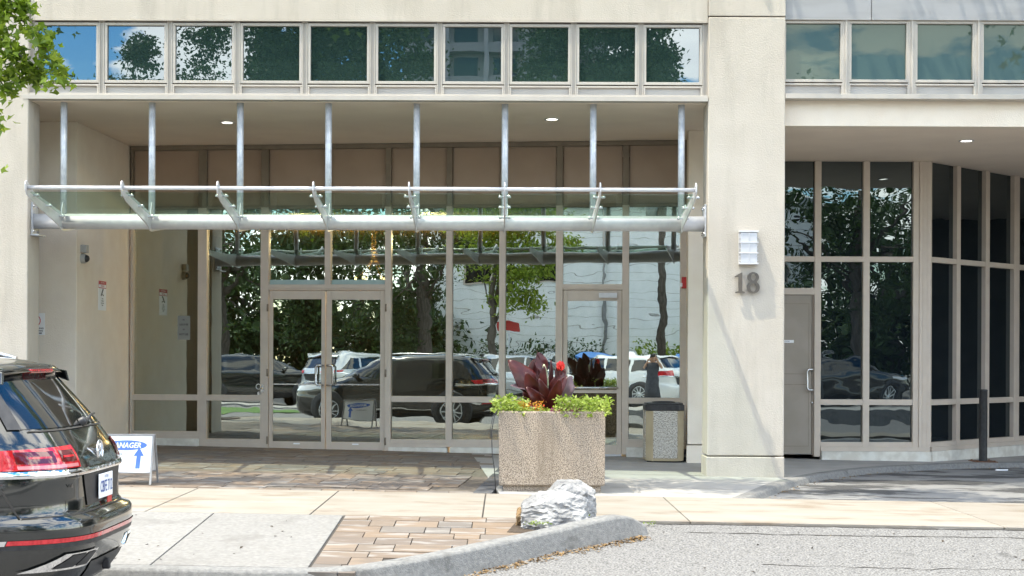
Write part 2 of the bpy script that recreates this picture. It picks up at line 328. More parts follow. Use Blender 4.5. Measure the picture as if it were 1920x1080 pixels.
def leaves(name, m, parent, pts, size, up=.3, seed=1, shape=0, droop=0, jit=.35):
    """many small folded leaves as one mesh; pts = list of (centre, spread, count)"""
    rg = random.Random(seed); V = []; Fc = []
    for c, sprd, cnt in pts:
        c = Vector(c); sx = sprd if isinstance(sprd, (tuple, list)) else (sprd,) * 3
        for _ in range(cnt):
            p = c + Vector((rg.gauss(0, 1) * sx[0], rg.gauss(0, 1) * sx[1], rg.gauss(0, 1) * sx[2]))
            nrm = Vector((rg.gauss(0, 1), rg.gauss(0, 1), rg.gauss(0, 1) + up * 3)).normalized()
            d = nrm.orthogonal().normalized(); d.rotate(Matrix.Rotation(rg.random() * 6.283, 3, nrm)); d.z -= droop; d.normalize(); w = nrm.cross(d).normalized()
            sz = size * (1 + rg.uniform(-jit, jit)); n = len(V); f = nrm * sz * .12
            if shape == 0: V += [p, p + d * sz * .45 + w * sz * .32 + f, p + d * sz, p + d * sz * .45 - w * sz * .32 + f]; Fc.append((n, n + 1, n + 2)); Fc.append((n, n + 2, n + 3))
            else:           # lobed leaf, three points
                V += [p, p + d * sz * .35 + w * sz * .5 + f, p + d * sz * .5 + w * sz * .18, p + d * sz, p + d * sz * .5 - w * sz * .18, p + d * sz * .35 - w * sz * .5 + f]
                Fc += [(n, n + 1, n + 2), (n, n + 2, n + 3), (n, n + 3, n + 4), (n, n + 4, n + 5)]
    b = MB(); b.v = [Vector(v) for v in V]; b.f = [list(f) for f in Fc]; b.sm = [False] * len(Fc); b.mi = [0] * len(Fc)
    return b.build(name, m, parent)

# ------------------------------------------------------------------ ground heights
def G(x, y=20): return -.0143 * (max(-9, min(12, x)) + 1.7)
BF, BB = 13.1, 15.36                      # band front and back
def SW(x, y): return G(x) - .055 * (BF - y)
def RD(x, y): return G(x) - .02 - .12 * max(0, min(2.3, BF - .02 - y))
def sheet(name, m, xs, ys, hf, parent=None, kind='structure', thick=None):
    b = MB(); nx, ny = len(xs), len(ys)
    b.add([(x, y, hf(x, y)) for y in ys for x in xs], [(j * nx + i, j * nx + i + 1, (j + 1) * nx + i + 1, (j + 1) * nx + i) for j in range(ny - 1) for i in range(nx - 1)])
    o = b.build(name, m, parent)
    if not parent: o['kind'] = kind
    return o
def lin(a, b, n): return [a + (b - a) * i / n for i in range(n + 1)]
def poly_slab(name, m, parent, pts, hf, th=.12, bevel=.006):
    b = MB(); n = len(pts); P = [(x, y, hf(x, y)) for x, y in pts] + [(x, y, hf(x, y) - th) for x, y in pts]
    b.add(P, [tuple(range(n)), tuple(range(n, 2 * n))[::-1]] + [(i, n + i, n + (i + 1) % n, (i + 1) % n) for i in range(n)])
    return b.build(name, m, parent, bevel)

sheet('ground', 'earth', [-400, 400], [-500, 400], lambda x, y: -.75)
# street: asphalt from the concrete band down to the far kerb
sheet('road', 'asphalt', [-60] + lin(-9, 12, 21) + [60], lin(1.0, 13.08, 24), RD)
patio = sheet('patio', 'joint_sand', [-9, -.2], [BB - .1, 24], lambda x, y: G(x) - .010)
band = sheet('concrete_band', 'joint_dark', lin(-9, 12, 10), [BF, BB], lambda x, y: G(x) - .012)
jx = [-12.2, -6.2, -3.27, -1.77, -.2, 1.69, 4.55, 8.2, 12.5]
for a, b_ in zip(jx, jx[1:]):
    poly_slab('concrete_slab', 'concrete_band', band, [(a + .006, BF), (b_ - .006, BF), (b_ - .006, BB), (a + .006, BB)], lambda x, y: G(x), .1)
KP = [(-12, 10.72, SW(-12, 10.72)), (-6, 10.72, SW(-6, 10.72)), (-3, 10.72, SW(-3, 10.72) + .002), (-1.7, 10.72, SW(-1.7, 10.72) + .002), (-1.24, 10.77, -.125), (-.97, 10.90, -.11), (-.61, 11.2, -.085), (-.27, 11.56, -.058), (.0, 11.82, -.035), (.31, 12.12, -.004), (.62, 12.38, .035), (.88, 12.58, .065), (1.02, 12.70, .045), (1.16, 12.80, -.03)]
sidewalk = poly_slab('sidewalk', 'joint_dark', None, [(p[0] - .05, p[1] + .06) for p in KP[1:]] + [(1.1, BF - .01), (-6, BF - .01)], lambda x, y: SW(x, y) - .012, .1)
sidewalk['kind'] = 'structure'; sidewalk.modifiers.clear()
for a, b_ in ((-12, -7.6), (-7.6, -5.1), (-5.1, -2.64), (-2.64, -1.46)):
    poly_slab('concrete_slab', 'concrete_walk', sidewalk, [(a + .006, 10.74), (b_ - .006, 10.74), (b_ - .006, BF - .015), (a + .006, BF - .015)], SW, .1)
# kerb path (back top edge), with its height
KP = [(-12, 10.72, SW(-12, 10.72)), (-6, 10.72, SW(-6, 10.72)), (-3, 10.72, SW(-3, 10.72) + .002), (-1.7, 10.72, SW(-1.7, 10.72) + .002), (-1.24, 10.77, -.125), (-.97, 10.90, -.11), (-.61, 11.2, -.085), (-.27, 11.56, -.058), (.0, 11.82, -.035), (.31, 12.12, -.004), (.62, 12.38, .035), (.88, 12.58, .065), (1.02, 12.70, .045), (1.16, 12.80, -.03)]
def kerb(name, P, hf, wt, wb, lab=None):
    """P: back top edge; the face falls to the lower surface hf, always on the right-hand side of the path"""
    b = MB(); n = len(P); rows = []
    for i, (x, y, z) in enumerate(P):
        a = Vector(P[max(0, i - 1)][:2]); c = Vector(P[min(n - 1, i + 1)][:2]); d = (c - a).normalized(); q = Vector((d.y, -d.x))
        e = Vector((x, y)); f1 = e + q * (wt - .02); f2 = e + q * wt; f3 = e + q * wb
        rows.append([(x, y, z - .25), (x, y, z), (f1.x, f1.y, z - .002), (f2.x, f2.y, z - .02), (f3.x, f3.y, hf(f3.x, f3.y) - .05)])
    V = [p for r in rows for p in r]
    b.add(V, [(i * 5 + k, (i + 1) * 5 + k, (i + 1) * 5 + k + 1, i * 5 + k + 1) for i in range(n - 1) for k in range(4)])
    for e_, dr in ((0, 1), (n - 1, -1)):
        f = [e_ * 5 + k for k in range(5)]; b.f.append(f[::dr]); b.sm.append(False); b.mi.append(0)
    o = b.build(name, 'kerb_concrete', None, .008); o['kind'] = 'structure'; return o
def subdiv(P, k=5):
    out = []
    for i in range(len(P) - 1):
        p0, p1, p2, p3 = P[max(0, i - 1)], P[i], P[i + 1], P[min(len(P) - 1, i + 2)]
        for j in range(k):
            t = j / k; out.append(tuple(.5 * ((2 * b) + (-a + c) * t + (2 * a - 5 * b + 4 * c - d) * t * t + (-a + 3 * b - 3 * c + d) * t ** 3) for a, b, c, d in zip(p0, p1, p2, p3)))
    return out + [P[-1]]
KPs = subdiv(KP, 5)
kerb('kerb', KPs, RD, .16, .215)

# walk in front of the building right of the patio, with the curved driveway kerb
DK = [(2.42, 15.36), (2.75, 16.2), (3.2, 17.35), (3.75, 18.45), (4.3, 19.3), (5.0, 20.15), (5.7, 20.75), (6.5, 21.3), (7.3, 21.7), (8.3, 22.05), (10, 22.4), (13, 22.7)]
DKs = subdiv([(x, y, G(x)) for x, y in DK], 4)
walk = None
wpts = [(-.05, BB + .005)] + [(2.42, BB + .005)] + [(p[0], p[1]) for p in DKs[1:]] + [(13, 27), (-.9, 27)]
walk = poly_slab('walkway', 'concrete', None, wpts, G, .2); walk['kind'] = 'structure'
def DR(x, y): return G(x) - .055 - .02 * min(1.5, max(0, y - BB)) / 1.5
sheet('driveway', 'driveway_asphalt', lin(2.0, 22, 20), lin(BB, 34, 12), DR)
kerb('driveway_kerb', [(x, y, z + .003) for x, y, z in DKs], DR, .16, .22)
# saw-cut joints in the walkway
for i, (x, y0, y1) in enumerate(((1.45, 17.0, 20.3),)):
    pass
for y in (16.35, 18.2, 20.4):
    x0 = {16.35: 1.2, 18.2: 1.2, 20.4: -.1}[y]; x1 = {16.35: 2.7, 18.2: 2.5, 20.4: 2.6}[y]
    sheet('joint', 'joint_dark', [x0, x1], [y, y + .012], lambda x, y_: G(x) + .003, parent=walk).name = 'joint'
for o in bpy.data.objects:
    if o.name.startswith('joint'): o.location -= WPOS['walkway'] * 0 + Vector((0, 0, 0))

rgc = random.Random(77)
for nm, y0, x0, x1, wd_, jt in (('seam', 13.045, 1.35, 9.5, .022, .008), ('crack', 12.74, 1.6, 9.5, .010, .02), ('crack', 12.1, 5.2, 9.5, .007, .05), ('crack', 11.7, 2.1, 4.4, .006, .06)):
    b = MB(); P = []; x = x0; yy = y0
    while x < x1:
        yy += rgc.gauss(0, jt * .5) - (yy - y0) * .2; w_ = wd_ * rgc.uniform(.3, 1.3); P.append((x, yy, w_)); x += .09
    V = []
    for x, yy, w_ in P: V += [(x, yy - w_, RD(x, yy - w_) + .004), (x, yy + w_, RD(x, yy + w_) + .004)]
    b.add(V, [(2 * i, 2 * i + 2, 2 * i + 3, 2 * i + 1) for i in range(len(P) - 1)]); b.build(nm, 'joint_dark', bpy.data.objects['road'])
# far side of the street, only seen in the glass
sheet('far_pavement', 'concrete', [-60, 60], [-2.2, .98], lambda x, y: -.16)
sheet('parking_lot', 'asphalt', [-60, 60], [-21.8, -2.2], lambda x, y: -.18)
b = MB().box(-60, 60, .98, 1.15, -.5, -.15).build('far_kerb', 'kerb_concrete'); b['kind'] = 'structure'
gl = sheet('grass_verge', 'grass', lin(-20, -4.4, 12), lin(2.6, 5.0, 3), lambda x, y: -.17 + .02 * math.sin(x * 3))

# ------------------------------------------------------------------ pavers, one by one
pv_mesh = {}
def paver(w, d, parent, x, y, rot, hf, rg, m='paver_stone', nm='paver'):
    key = (round(w, 2), round(d, 2), m)
    if key not in pv_mesh:
        q = MB(); e = .002
        q.add([(-w / 2, -d / 2, 0), (w / 2, -d / 2, 0), (w / 2, d / 2, 0), (-w / 2, d / 2, 0), (-w / 2 + e, -d / 2 + e, .06), (w / 2 - e, -d / 2 + e, .06), (w / 2 - e, d / 2 - e, .06), (-w / 2 + e, d / 2 - e, .06)],
              [(4, 5, 6, 7), (0, 1, 5, 4), (1, 2, 6, 5), (2, 3, 7, 6), (3, 0, 4, 7)])
        pv_mesh[key] = q.mesh(nm, m)
    o = bpy.data.objects.new(nm, pv_mesh[key]); C.objects.link(o); o.parent = parent
    z = hf(x, y); ex = .2; sx = (hf(x + ex, y) - hf(x - ex, y)) / (2 * ex); sy = (hf(x, y + ex) - hf(x, y - ex)) / (2 * ex)
    o.location = Vector((x, y, z - .06 + rg.uniform(-.002, .0025))) - WPOS[parent.name]
    o.rotation_euler = (math.atan(sy) + rg.uniform(-.004, .004), -math.atan(sx) + rg.uniform(-.004, .004), rot)
    return o
rg = random.Random(3)
def lay(parent, x0, x1, y0, y1, rowd, rot, hf, inside, limit=999):
    ca, sa = math.cos(rot), math.sin(rot); y = y0; n = 0; row = 0
    while y < y1:
        d = rowd * rg.choice((1, 1, .62)); x = x0 - rg.random() * .5
        while x < x1:
            w = rg.choice((.34, .34, .45, .45, .56, .24)); split = d > rowd * .9 and rg.random() < .25
            parts = ((y, d / 2), (y + d / 2, d / 2)) if split else ((y, d),)
            for yy, dd in parts:
                cx, cy = x + w / 2, yy + dd / 2; X = cx * ca - cy * sa; Y = cx * sa + cy * ca
                if inside(X, Y, w, dd) and n < limit:
                    paver(w - .005, dd - .005, parent, X, Y, rot, hf, rg); n += 1
            x += w
        y += d; row += 1
    return n
# patio: square with the turned entrance wall; the dark border closes its right edge
rot = -.07
def in_patio(X, Y, w, d):
    xr = -.40 + (Y - 15.4) * .075
    return BB + d / 2 + .01 < Y < 21.75 - .1 * X and -5.75 < X < xr - w / 2 - .01
np_ = lay(patio, -7, 2, 14.2, 23.5, .42, rot, lambda x, y: G(x), in_patio)
# cut edge pieces along the band front of the patio
x = -5.6
while x < -.5:
    w = rg.choice((.34, .45, .24)); paver(w - .009, .17, patio, x + w / 2, BB + .09, 0, lambda x, y: G(x) - .0015, rg); x += w
for i in range(24):
    Y = BB + .12 + i * .215
    paver(.2, .205, patio, -.24 + (Y - 15.4) * .075, Y, rot, lambda x, y: G(x) + .001, rg, 'brick_dark', 'border_brick')
# pavers in the sloping strip between the band and the kerb
def kerb_x(Y):
    for a, b_ in zip(KPs, KPs[1:]):
        if a[1] <= Y <= b_[1] and b_[1] > a[1]: return a[0] + (b_[0] - a[0]) * (Y - a[1]) / (b_[1] - a[1])
    return 1.16 if Y > 12 else -1.3
def in_strip(X, Y, w, d):
    return 10.78 + d / 2 < Y < BF - d / 2 + .005 and X - w / 2 > -1.46 and X + w * .1 < kerb_x(max(10.8, Y - d / 2))
y = BF - .01; row = 0
while y > 10.75:
    d = .30 if row % 3 else .24; y2 = y - d; x = -1.445; first = True
    while x < 1.1:
        w = rg.choice((.30, .38, .38, .46, .22)); Y = (y + y2) / 2
        kx = kerb_x(max(10.8, y2 + .02)) + .05
        if first and row % 2: w = .26
        first = False
        if x + w > kx: w = kx - x
        if w > .05: paver(round(w, 2) - .005, d - .006, sidewalk, x + w / 2, Y, 0, SW, rg)
        x += w
        if x >= kx - .01: break
    y = y2; row += 1
print('pavers', np_)

# ------------------------------------------------------------------ the building
BY = 18.15
FB = Frame(0, BY, 0); FL = Frame(0, 21.6, -math.atan(.102)); FR = Frame(0, 21.6, 0)
bld = thing('condo_building', 'beige stucco apartment block with a recessed glazed entrance, window band above and glass canopy', 'building', (0, BY, 0))
def bar(fr, name, m, u0, u1, z0, z1, v0, v1, parent=None, bevel=.003):
    return MB().box(u0, u1, v0, v1, z0, z1, fr=fr).build(name, m, parent or bld, bevel)
X1, X2, X3 = FB.U(53), FB.U(1326), FB.U(1470)
# pillars
box('pillar', 'stucco_sunlit_toned', bld, -9.5, X1 - .0, BY - .03, BY + .42, -.4, 5.82, bevel=.012)
pr = box('pillar', 'stucco_sunlit_toned', bld, X2, X3, BY - .03, BY + .42, .20, 5.72, bevel=.012)
box('pillar_base', 'stucco_sunlit_toned', bld, X2 - .012, X3 + .004, BY - .045, BY + .42, -.35, .185, bevel=.01)
box('pillar_base', 'stucco_sunlit_toned', bld, -9.5, X1 + .006, BY - .045, BY + .42, -.35, .10, bevel=.01)
# upper walls
zt = 5.665
box('wall', 'stucco_sunlit_toned', bld, X1 + .012, X2 - .004, BY, BY + .42, zt, 8.9, bevel=.006)
box('wall', 'stucco_sunlit_toned', bld, X2 + .0, X3, BY - .028, BY + .42, 5.735, 8.9, bevel=.006)
box('wall', 'stucco_sunlit_toned', bld, -9.5, X1, BY - .028, BY + .42, 5.835, 8.9, bevel=.006)
# metal panels above the right windows
zr = 5.70; xj = FB.U(1635, 20)
for a, b_ in ((X3 + .003, xj - .004), (xj + .004, xj + 2.6), (xj + 2.608, xj + 5.2)):
    box('metal_panel', 'panel_grey', bld, a, b_, BY + .02, BY + .12, zr, 8.9, bevel=.004)
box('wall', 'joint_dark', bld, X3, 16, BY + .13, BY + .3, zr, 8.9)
box('roof', 'roof_dark', bld, -9.5, 16, BY, 34, 8.9, 9.1)
box('wall', 'stucco', bld, -9.5, -9.2, BY + .5, 34, -.4, 8.85)
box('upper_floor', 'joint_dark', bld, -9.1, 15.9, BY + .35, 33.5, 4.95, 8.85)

# window band (left): ten windows
def window_bay(x0, x1, zg0, zg1, zs, zp0, zp1, glass, yb, i, panelm='panel_light', fm='frame_light'):
    f = MB(); t = .035; y0 = yb + .035; y1 = yb + .12
    # outer casement frame round the glass and round the panel
    def ring(a, b_, c, d, tt, ya, yb_):
        f.box(a, b_, ya, yb_, d - tt, d); f.box(a, b_, ya, yb_, c, c + tt)
        f.box(a, a + tt, ya, yb_, c + tt, d - tt); f.box(b_ - tt, b_, ya, yb_, c + tt, d - tt)
    ring(x0, x1, zg0 - t, zg1 + t, t, y0, y1)
    ring(x0 + .0, x1 - .0, zp0 - .022, zp1 + .022, .022, y0 - .004, y1)
    w = f.build('window', fm, bld, .003)
    MB().box(x0 + t - .004, x1 - t + .004, y1 - .045, y1 - .03, zg0 - .004, zg1 + .004).build('pane', glass, w)
    MB().box(x0 + .018, x1 - .018, y1 - .05, y1 - .035, zp0 - .004, zp1 + .004).build('panel', panelm, w)
    return w
mull = [FB.U(p, 100) for p in (58, 189, 317, 444, 571, 698, 824, 950, 1076, 1202, 1323)]
zg1 = FB.Z(700, 48); zg0 = FB.Z(700, 151); zp1 = FB.Z(700, 162); zp0 = FB.Z(700, 178.5)
for i in range(10):
    window_bay(mull[i] + .035, mull[i + 1] - .035, zg0, zg1, 0, zp0, zp1, 'glass_upper', BY, i)
for i in range(11):
    x = mull[i]; w_ = .033
    f = MB().box(x - w_, x + w_, BY + .05, BY + .12, 4.70, zg1 + .055)
    f.box(x - w_, x - w_ + .012, BY + .028, BY + .05, 4.70, zg1 + .055); f.box(x + w_ - .012, x + w_, BY + .028, BY + .05, 4.70, zg1 + .055)
    f.build('mullion', 'frame_light', bld, .002)
bar(FB, 'head_trim', 'frame_light', mull[0] - .06, X2 - .004, zg1 + .05, zt - .002, -.06, .010)
bar(FB, 'sill_flashing', 'frame_light', mull[0] - .09, X2 - .004, 4.655, 4.715, -.14, .035)
bar(FB, 'sill_flashing', 'frame_light', mull[0] - .09, X2 - .006, 4.716, 4.735, -.14, .02)
# window band (right)
mr_ = [FB.U(p, 100) for p in (1469, 1587.5, 1711.5, 1836, 1960, 2084, 2208)]
zo = .045
for i in range(6):
    window_bay(mr_[i] + (.035 if i else .005), mr_[i + 1] - .035, zg0 + zo, zg1 + zo + .015, 0, zp0 + zo, zp1 + zo, 'glass_upper_green', BY, i)
for i in range(1, 7):
    x = mr_[i]; w_ = .045
    f = MB().box(x - w_, x + w_, BY + .03, BY + .12, 4.74, zg1 + zo + .055)
    f.box(x - .012, x + .012, BY + .012, BY + .03, 4.74, zg1 + zo + .055)
    f.build('mullion', 'frame_light', bld, .002)
bar(FB, 'head_trim', 'frame_light', X3 + .003, 12, zg1 + zo + .052, zr - .002, -.1, .0)
bar(FB, 'sill_flashing', 'frame_light', X3 + .003, 12, 4.70, 4.76, -.14, .03)
# soffits
CZ = 4.65
box('ceiling', 'soffit', bld, -7.6, X2 + .9, BY + .10, 23.2, CZ, CZ + .2)
RZ = 4.385
box('fascia', 'stucco', bld, X3 - .1, 16, BY + .16, BY + .4, RZ, 4.84)
box('ceiling', 'soffit', bld, X2 + 1.0, 16, BY + .405, 33, RZ - .001, RZ + .12)
# left alcove walls
wl = at(144, 400, 19.86).x
box('wall', 'stucco', bld, -7.6, wl, 19.86, 20.4, -.4, CZ - .001, bevel=.008)
gl0 = FL.hit(245)[0]; pL = FL.w(gl0, .12, 0)
f = MB(); f.prism([(wl, 20.41, -.4), (pL.x, pL.y + .4, -.4), (pL.x - .4, pL.y + .4, -.4), (wl - .4, 20.41, -.4)], (0, 0, CZ + .399)); f.build('wall', 'stucco', bld)
f = MB(); f.prism([(wl + .0, 19.875, -.4), (pL.x, pL.y + .3, -.4), (pL.x - .2, pL.y + .3, -.4), (wl - .2, 19.875, -.4)], (0, 0, CZ + .397)); f.build('wall', 'stucco', bld)
# right alcove return wall
wr = at(1290, 500, 20.4).x
for nm_, q_, za_, zb_ in (('wall', 0, .20, CZ - .001), ('wall_base', .012, -.3, .185)):
    MB().prism([(wr - q_, 20.4 - q_, za_), (3.42 + q_, 20.4 - q_, za_), (3.42 + q_, 21.5, za_), (wr + .112 - q_, 21.5, za_)], (0, 0, zb_ - za_)).build(nm_, 'stucco', bld, .008)
bar(FR, 'wall', 'stucco', 3.0, 3.55, -.3, CZ - .001, -.5, -.12)

# ---- left storefront
ZT = 4.645
def Lz(px, py): return FL.Z(px, py)
def Lu(px): return FL.U(px)
pane_i = 0
mcen = [(245, 250), (371.5, 388), (489, 504), (609, 620), (722, 733.5), (836.5, 848), (936, 947.5), (1042, 1055), (1166.5, 1179), (1275, 1290)]
ms = [(Lu(a), Lu(b_)) for a, b_ in mcen]
zhead_b = 3.55                                       # bottom of brown spandrels, about where the canopy hides it
zsp = Lz(700, 388)
zdoor = Lz(617, 541)
zrail = Lz(800, 748)
zrb = (Lz(800, 742.5), Lz(800, 754))
zst = {0: Lz(310, 808), 1: Lz(440, 823), 4: Lz(780, 824), 5: Lz(890, 824), 6: Lz(990, 825), 8: Lz(1220, 824)}
zdr = Lz(617, 845)
for k, (a, b_) in enumerate(ms):
    bot = {0: Lz(247, 822), 1: Lz(380, 838), 2: Lz(496, 847), 4: Lz(728, 846), 5: Lz(842, 838), 6: Lz(941, 838), 7: Lz(1048, 850), 8: Lz(1172, 852), 9: Lz(1283, 838)}.get(k, zdoor)
    # lower storey bars are lighter than the upper ones
    bar(FL, 'mullion', 'frame_taupe', a, b_, bot, zsp, -.10, .03)
    bar(FL, 'mullion', 'frame_dark', a + .004, b_ - .004, zsp + .001, ZT - .07, -.10, .028)
    bar(FL, 'mullion', 'frame_taupe', (a + b_) / 2 - .004, (a + b_) / 2 + .004, bot + .02, zsp - .01, .029, .033) if k in (1, 7) else None
bar(FL, 'head_rail', 'frame_dark', ms[0][0], ms[-1][1], ZT - .068, ZT, -.10, .032)
for k in range(9):
    u0, u1 = ms[k][1], ms[k + 1][0]
    # spandrel panels with a thin raised rim
    f = MB().box(u0 + .003, u1 - .003, -.05, -.03, zsp + .03, ZT - .07, fr=FL)
    f.box(u0 + .003, u0 + .018, -.03, -.018, zsp + .03, ZT - .07, fr=FL); f.box(u1 - .018, u1 - .003, -.03, -.018, zsp + .03, ZT - .07, fr=FL)
    f.box(u0 + .018, u1 - .018, -.03, -.018, ZT - .085, ZT - .07, fr=FL)
    f.build('spandrel_panel', 'spandrel_brown', bld, .002)
    bar(FL, 'rail', 'frame_dark', u0 + .001, u1 - .001, zsp - .02, zsp + .03, -.09, .024)
    if k in (2, 3, 7):                                # over the doors
        bar(FL, 'pane', 'glass_left', u0, u1, zdoor + .06, zsp - .02, -.055, -.04)
    else:
        kb = zst[k]
        bar(FL, 'pane', 'glass_left', u0, u1, zrb[1] + .044, zsp - .02, -.055, -.04)
        bar(FL, 'rail', 'frame_taupe', u0 + .001, u1 - .001, zrb[1], zrb[1] + .088, -.09, .026)
        bar(FL, 'pane', 'glass_left', u0, u1, kb, zrb[1], -.055, -.04)
        drop = {0: .11, 1: .14}.get(k, .115)
        bar(FL, 'sill_rail', 'frame_taupe', u0 + .001, u1 - .001, kb - .06, kb, -.09, .028)
        bar(FL, 'sill_rail', 'frame_taupe', u0 - .002, u1 + .002, kb - drop, kb - .061, -.09, .036)
        bar(FL, 'base_kerb', 'plinth_white', u0 - .03, u1 + .03, -.3, kb - drop - .002, -.09, .05, bevel=.01)
# double door
def leaf_door(u0, u1, z0, z1, gu0, gu1, gz0, gz1, m='frame_taupe'):
    f = MB(); v0, v1 = -.045, .0
    f.box(u0, gu0, v0, v1, z0, z1, fr=FL); f.box(gu1, u1, v0, v1, z0, z1, fr=FL)
    f.box(gu0 + .0005, gu1 - .0005, v0, v1, z0, gz0, fr=FL); f.box(gu0 + .0005, gu1 - .0005, v0, v1, gz1, z1, fr=FL)
    return f.build('door', m, bld, .004)
zh = (zdoor - .05, zdoor + .06)
bar(FL, 'door_head', 'frame_taupe', ms[2][1] - .001, ms[4][0] + .001, zdoor + .004, zdoor + .062, -.09, .031)
bar(FL, 'door_head', 'frame_taupe', ms[2][1] - .001, ms[4][0] + .001, zdoor - .024, zdoor + .003, -.09, .022)
dz0 = zdr + .012; dz1 = zdoor - .03
d1 = leaf_door(ms[2][1] + .006, Lu(610.2), dz0, dz1, Lu(511.5), Lu(602.5), Lz(560, 828), Lz(560, 561))
d2 = leaf_door(Lu(611.6), ms[4][0] - .006, dz0, dz1, Lu(621.5), Lu(713), Lz(670, 829), Lz(670, 562))
for d, a, b_ in ((d1, 511.5, 602.5), (d2, 621.5, 713)):
    MB().box(Lu(a), Lu(b_), -.032, -.02, Lz(600, 828.5), Lz(600, 561), fr=FL).build('pane', 'glass_left', d)
    MB().box(Lu(a), Lu(b_), -.018, -.010, Lz(600, 722), Lz(600, 719.5), fr=FL).build('push_rail', 'steel', d)
    MB().box(Lu((a + b_) / 2 - 6), Lu((a + b_) / 2 + 6), .001, .003, Lz(600, 833.5), Lz(600, 831), fr=FL).build('label', 'white_sign', d)
def pull(door, fr, ua, ub, z0, z1, out, r=.016):
    pts = [fr.w(ua, .0, z1), fr.w(ua, out * .7, z1), fr.w(ua + (ub - ua) * .3, out, z1), fr.w(ub + (ua - ub) * .25, out, z1), fr.w(ub, out, z1 - .03)]
    pts += [fr.w(ub, out, z0 + .03), fr.w(ub + (ua - ub) * .25, out, z0), fr.w(ua + (ub - ua) * .3, out, z0), fr.w(ua, out * .7, z0), fr.w(ua, 0, z0)]
    MB().tube(pts, r, 10).build('handle', 'steel', door)
pull(d1, FL, Lu(605.5), Lu(594.5), Lz(600, 722), Lz(600, 685), .075)
pull(d2, FL, Lu(615.5), Lu(626.5), Lz(600, 722), Lz(600, 685), .075)
for d, px in ((d1, 501), (d2, 722.5)):
    for py in (577, 699, 826):
        MB().tube([FL.w(Lu(px + 1.5), .030, Lz(600, py + 7)), FL.w(Lu(px + 1.5), .030, Lz(600, py - 7))], .014, 8).build('hinge', 'frame_dark', d)
# single door at the right end
sd_l, sd_r = ms[7][1], ms[8][0]
bar(FL, 'door_head', 'frame_taupe', sd_l - .001, sd_r + .001, zdoor + .004, zdoor + .062, -.09, .031)
bar(FL, 'door_head', 'frame_taupe', sd_l - .001, sd_r + .001, zdoor - .022, zdoor + .003, -.09, .022)
sz0 = Lz(1110, 851)
d3 = leaf_door(sd_l + .006, sd_r - .006, sz0, zdoor - .028, Lu(1064), Lu(1157), Lz(1110, 834), Lz(1110, 564))
MB().box(Lu(1064), Lu(1157), -.032, -.02, Lz(1110, 834.5), Lz(1110, 564), fr=FL).build('pane', 'glass_left', d3)
MB().tube([FL.w(Lu(1064), .03, Lz(1110, 727.5)), FL.w(Lu(1160), .03, Lz(1110, 727))], .014, 8).build('push_bar', 'steel', d3)
MB().box(Lu(1064), Lu(1157), -.019, -.012, Lz(1110, 737), Lz(1110, 731), fr=FL).build('rail', 'frame_taupe', d3)
MB().box(Lu(1123), Lu(1157), .002, .05, Lz(1140, 558.5), Lz(1140, 549.5), fr=FL).build('door_closer', 'white_paint_metal', d3)
bar(FL, 'threshold', 'frame_taupe', ms[2][0], ms[4][1], zdr - .04, zdr + .008, -.09, .07)
bar(FL, 'threshold', 'white_paint_metal', sd_l, sd_r, sz0 - .03, sz0 - .003, -.09, .05)
bar(FL, 'base_kerb', 'plinth_white', ms[2][0], ms[4][1], -.4, zdr - .041, -.09, .04, bevel=.01)
# light film strip along the bottom of the two panes above the door
for k in (2, 3):
    bar(FL, 'film_strip', 'film_tape', ms[k][1] + .004, ms[k + 1][0] - .004, zdoor + .063, zdoor + .135, -.038, -.036, bevel=0)
# lobby behind the glass
def room(name, m, pts): return MB().add(*pts).build(name, m, bld)
uL, uR = ms[0][0], ms[-1][1]
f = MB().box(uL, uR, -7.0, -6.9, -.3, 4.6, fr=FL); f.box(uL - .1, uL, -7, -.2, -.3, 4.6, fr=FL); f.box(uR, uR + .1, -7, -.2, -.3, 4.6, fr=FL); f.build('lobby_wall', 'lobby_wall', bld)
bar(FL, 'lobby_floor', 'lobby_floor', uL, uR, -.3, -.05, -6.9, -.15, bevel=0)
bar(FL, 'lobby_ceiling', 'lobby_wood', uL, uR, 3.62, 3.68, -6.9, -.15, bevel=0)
for k in range(9):
    pass
# ---- right storefront
RZT = RZ - .004
def Ru(px): return FR.U(px)
rm = [(1464, 1469), (1526.5, 1538.5), (1617.5, 1629.5), (1711, 1722)]
zr1, zr2 = FR.Z(1580, 491), FR.Z(1580, 481)
zl1, zl2 = FR.Z(1640, 759.5), FR.Z(1640, 749)
zs = FR.Z(1640, 829)
for k, (a, b_) in enumerate(rm):
    bot = FR.Z(1530, 856) if k < 2 else zs - .12
    bar(FR, 'mullion', 'frame_taupe', Ru(a), Ru(b_), bot, RZT, -.1, .03)
cx0, cx1 = Ru(1722), Ru(1743)
f = MB().box(cx0 + .001, cx1, -.1, .045, zs - .14, RZT, fr=FR); f.box(cx0 + .05, cx0 + .058, .045, .05, zs - .1, RZT, fr=FR); f.box(cx1 - .05, cx1 - .042, .045, .05, zs - .1, RZT, fr=FR); f.build('corner_post', 'frame_taupe', bld, .004)
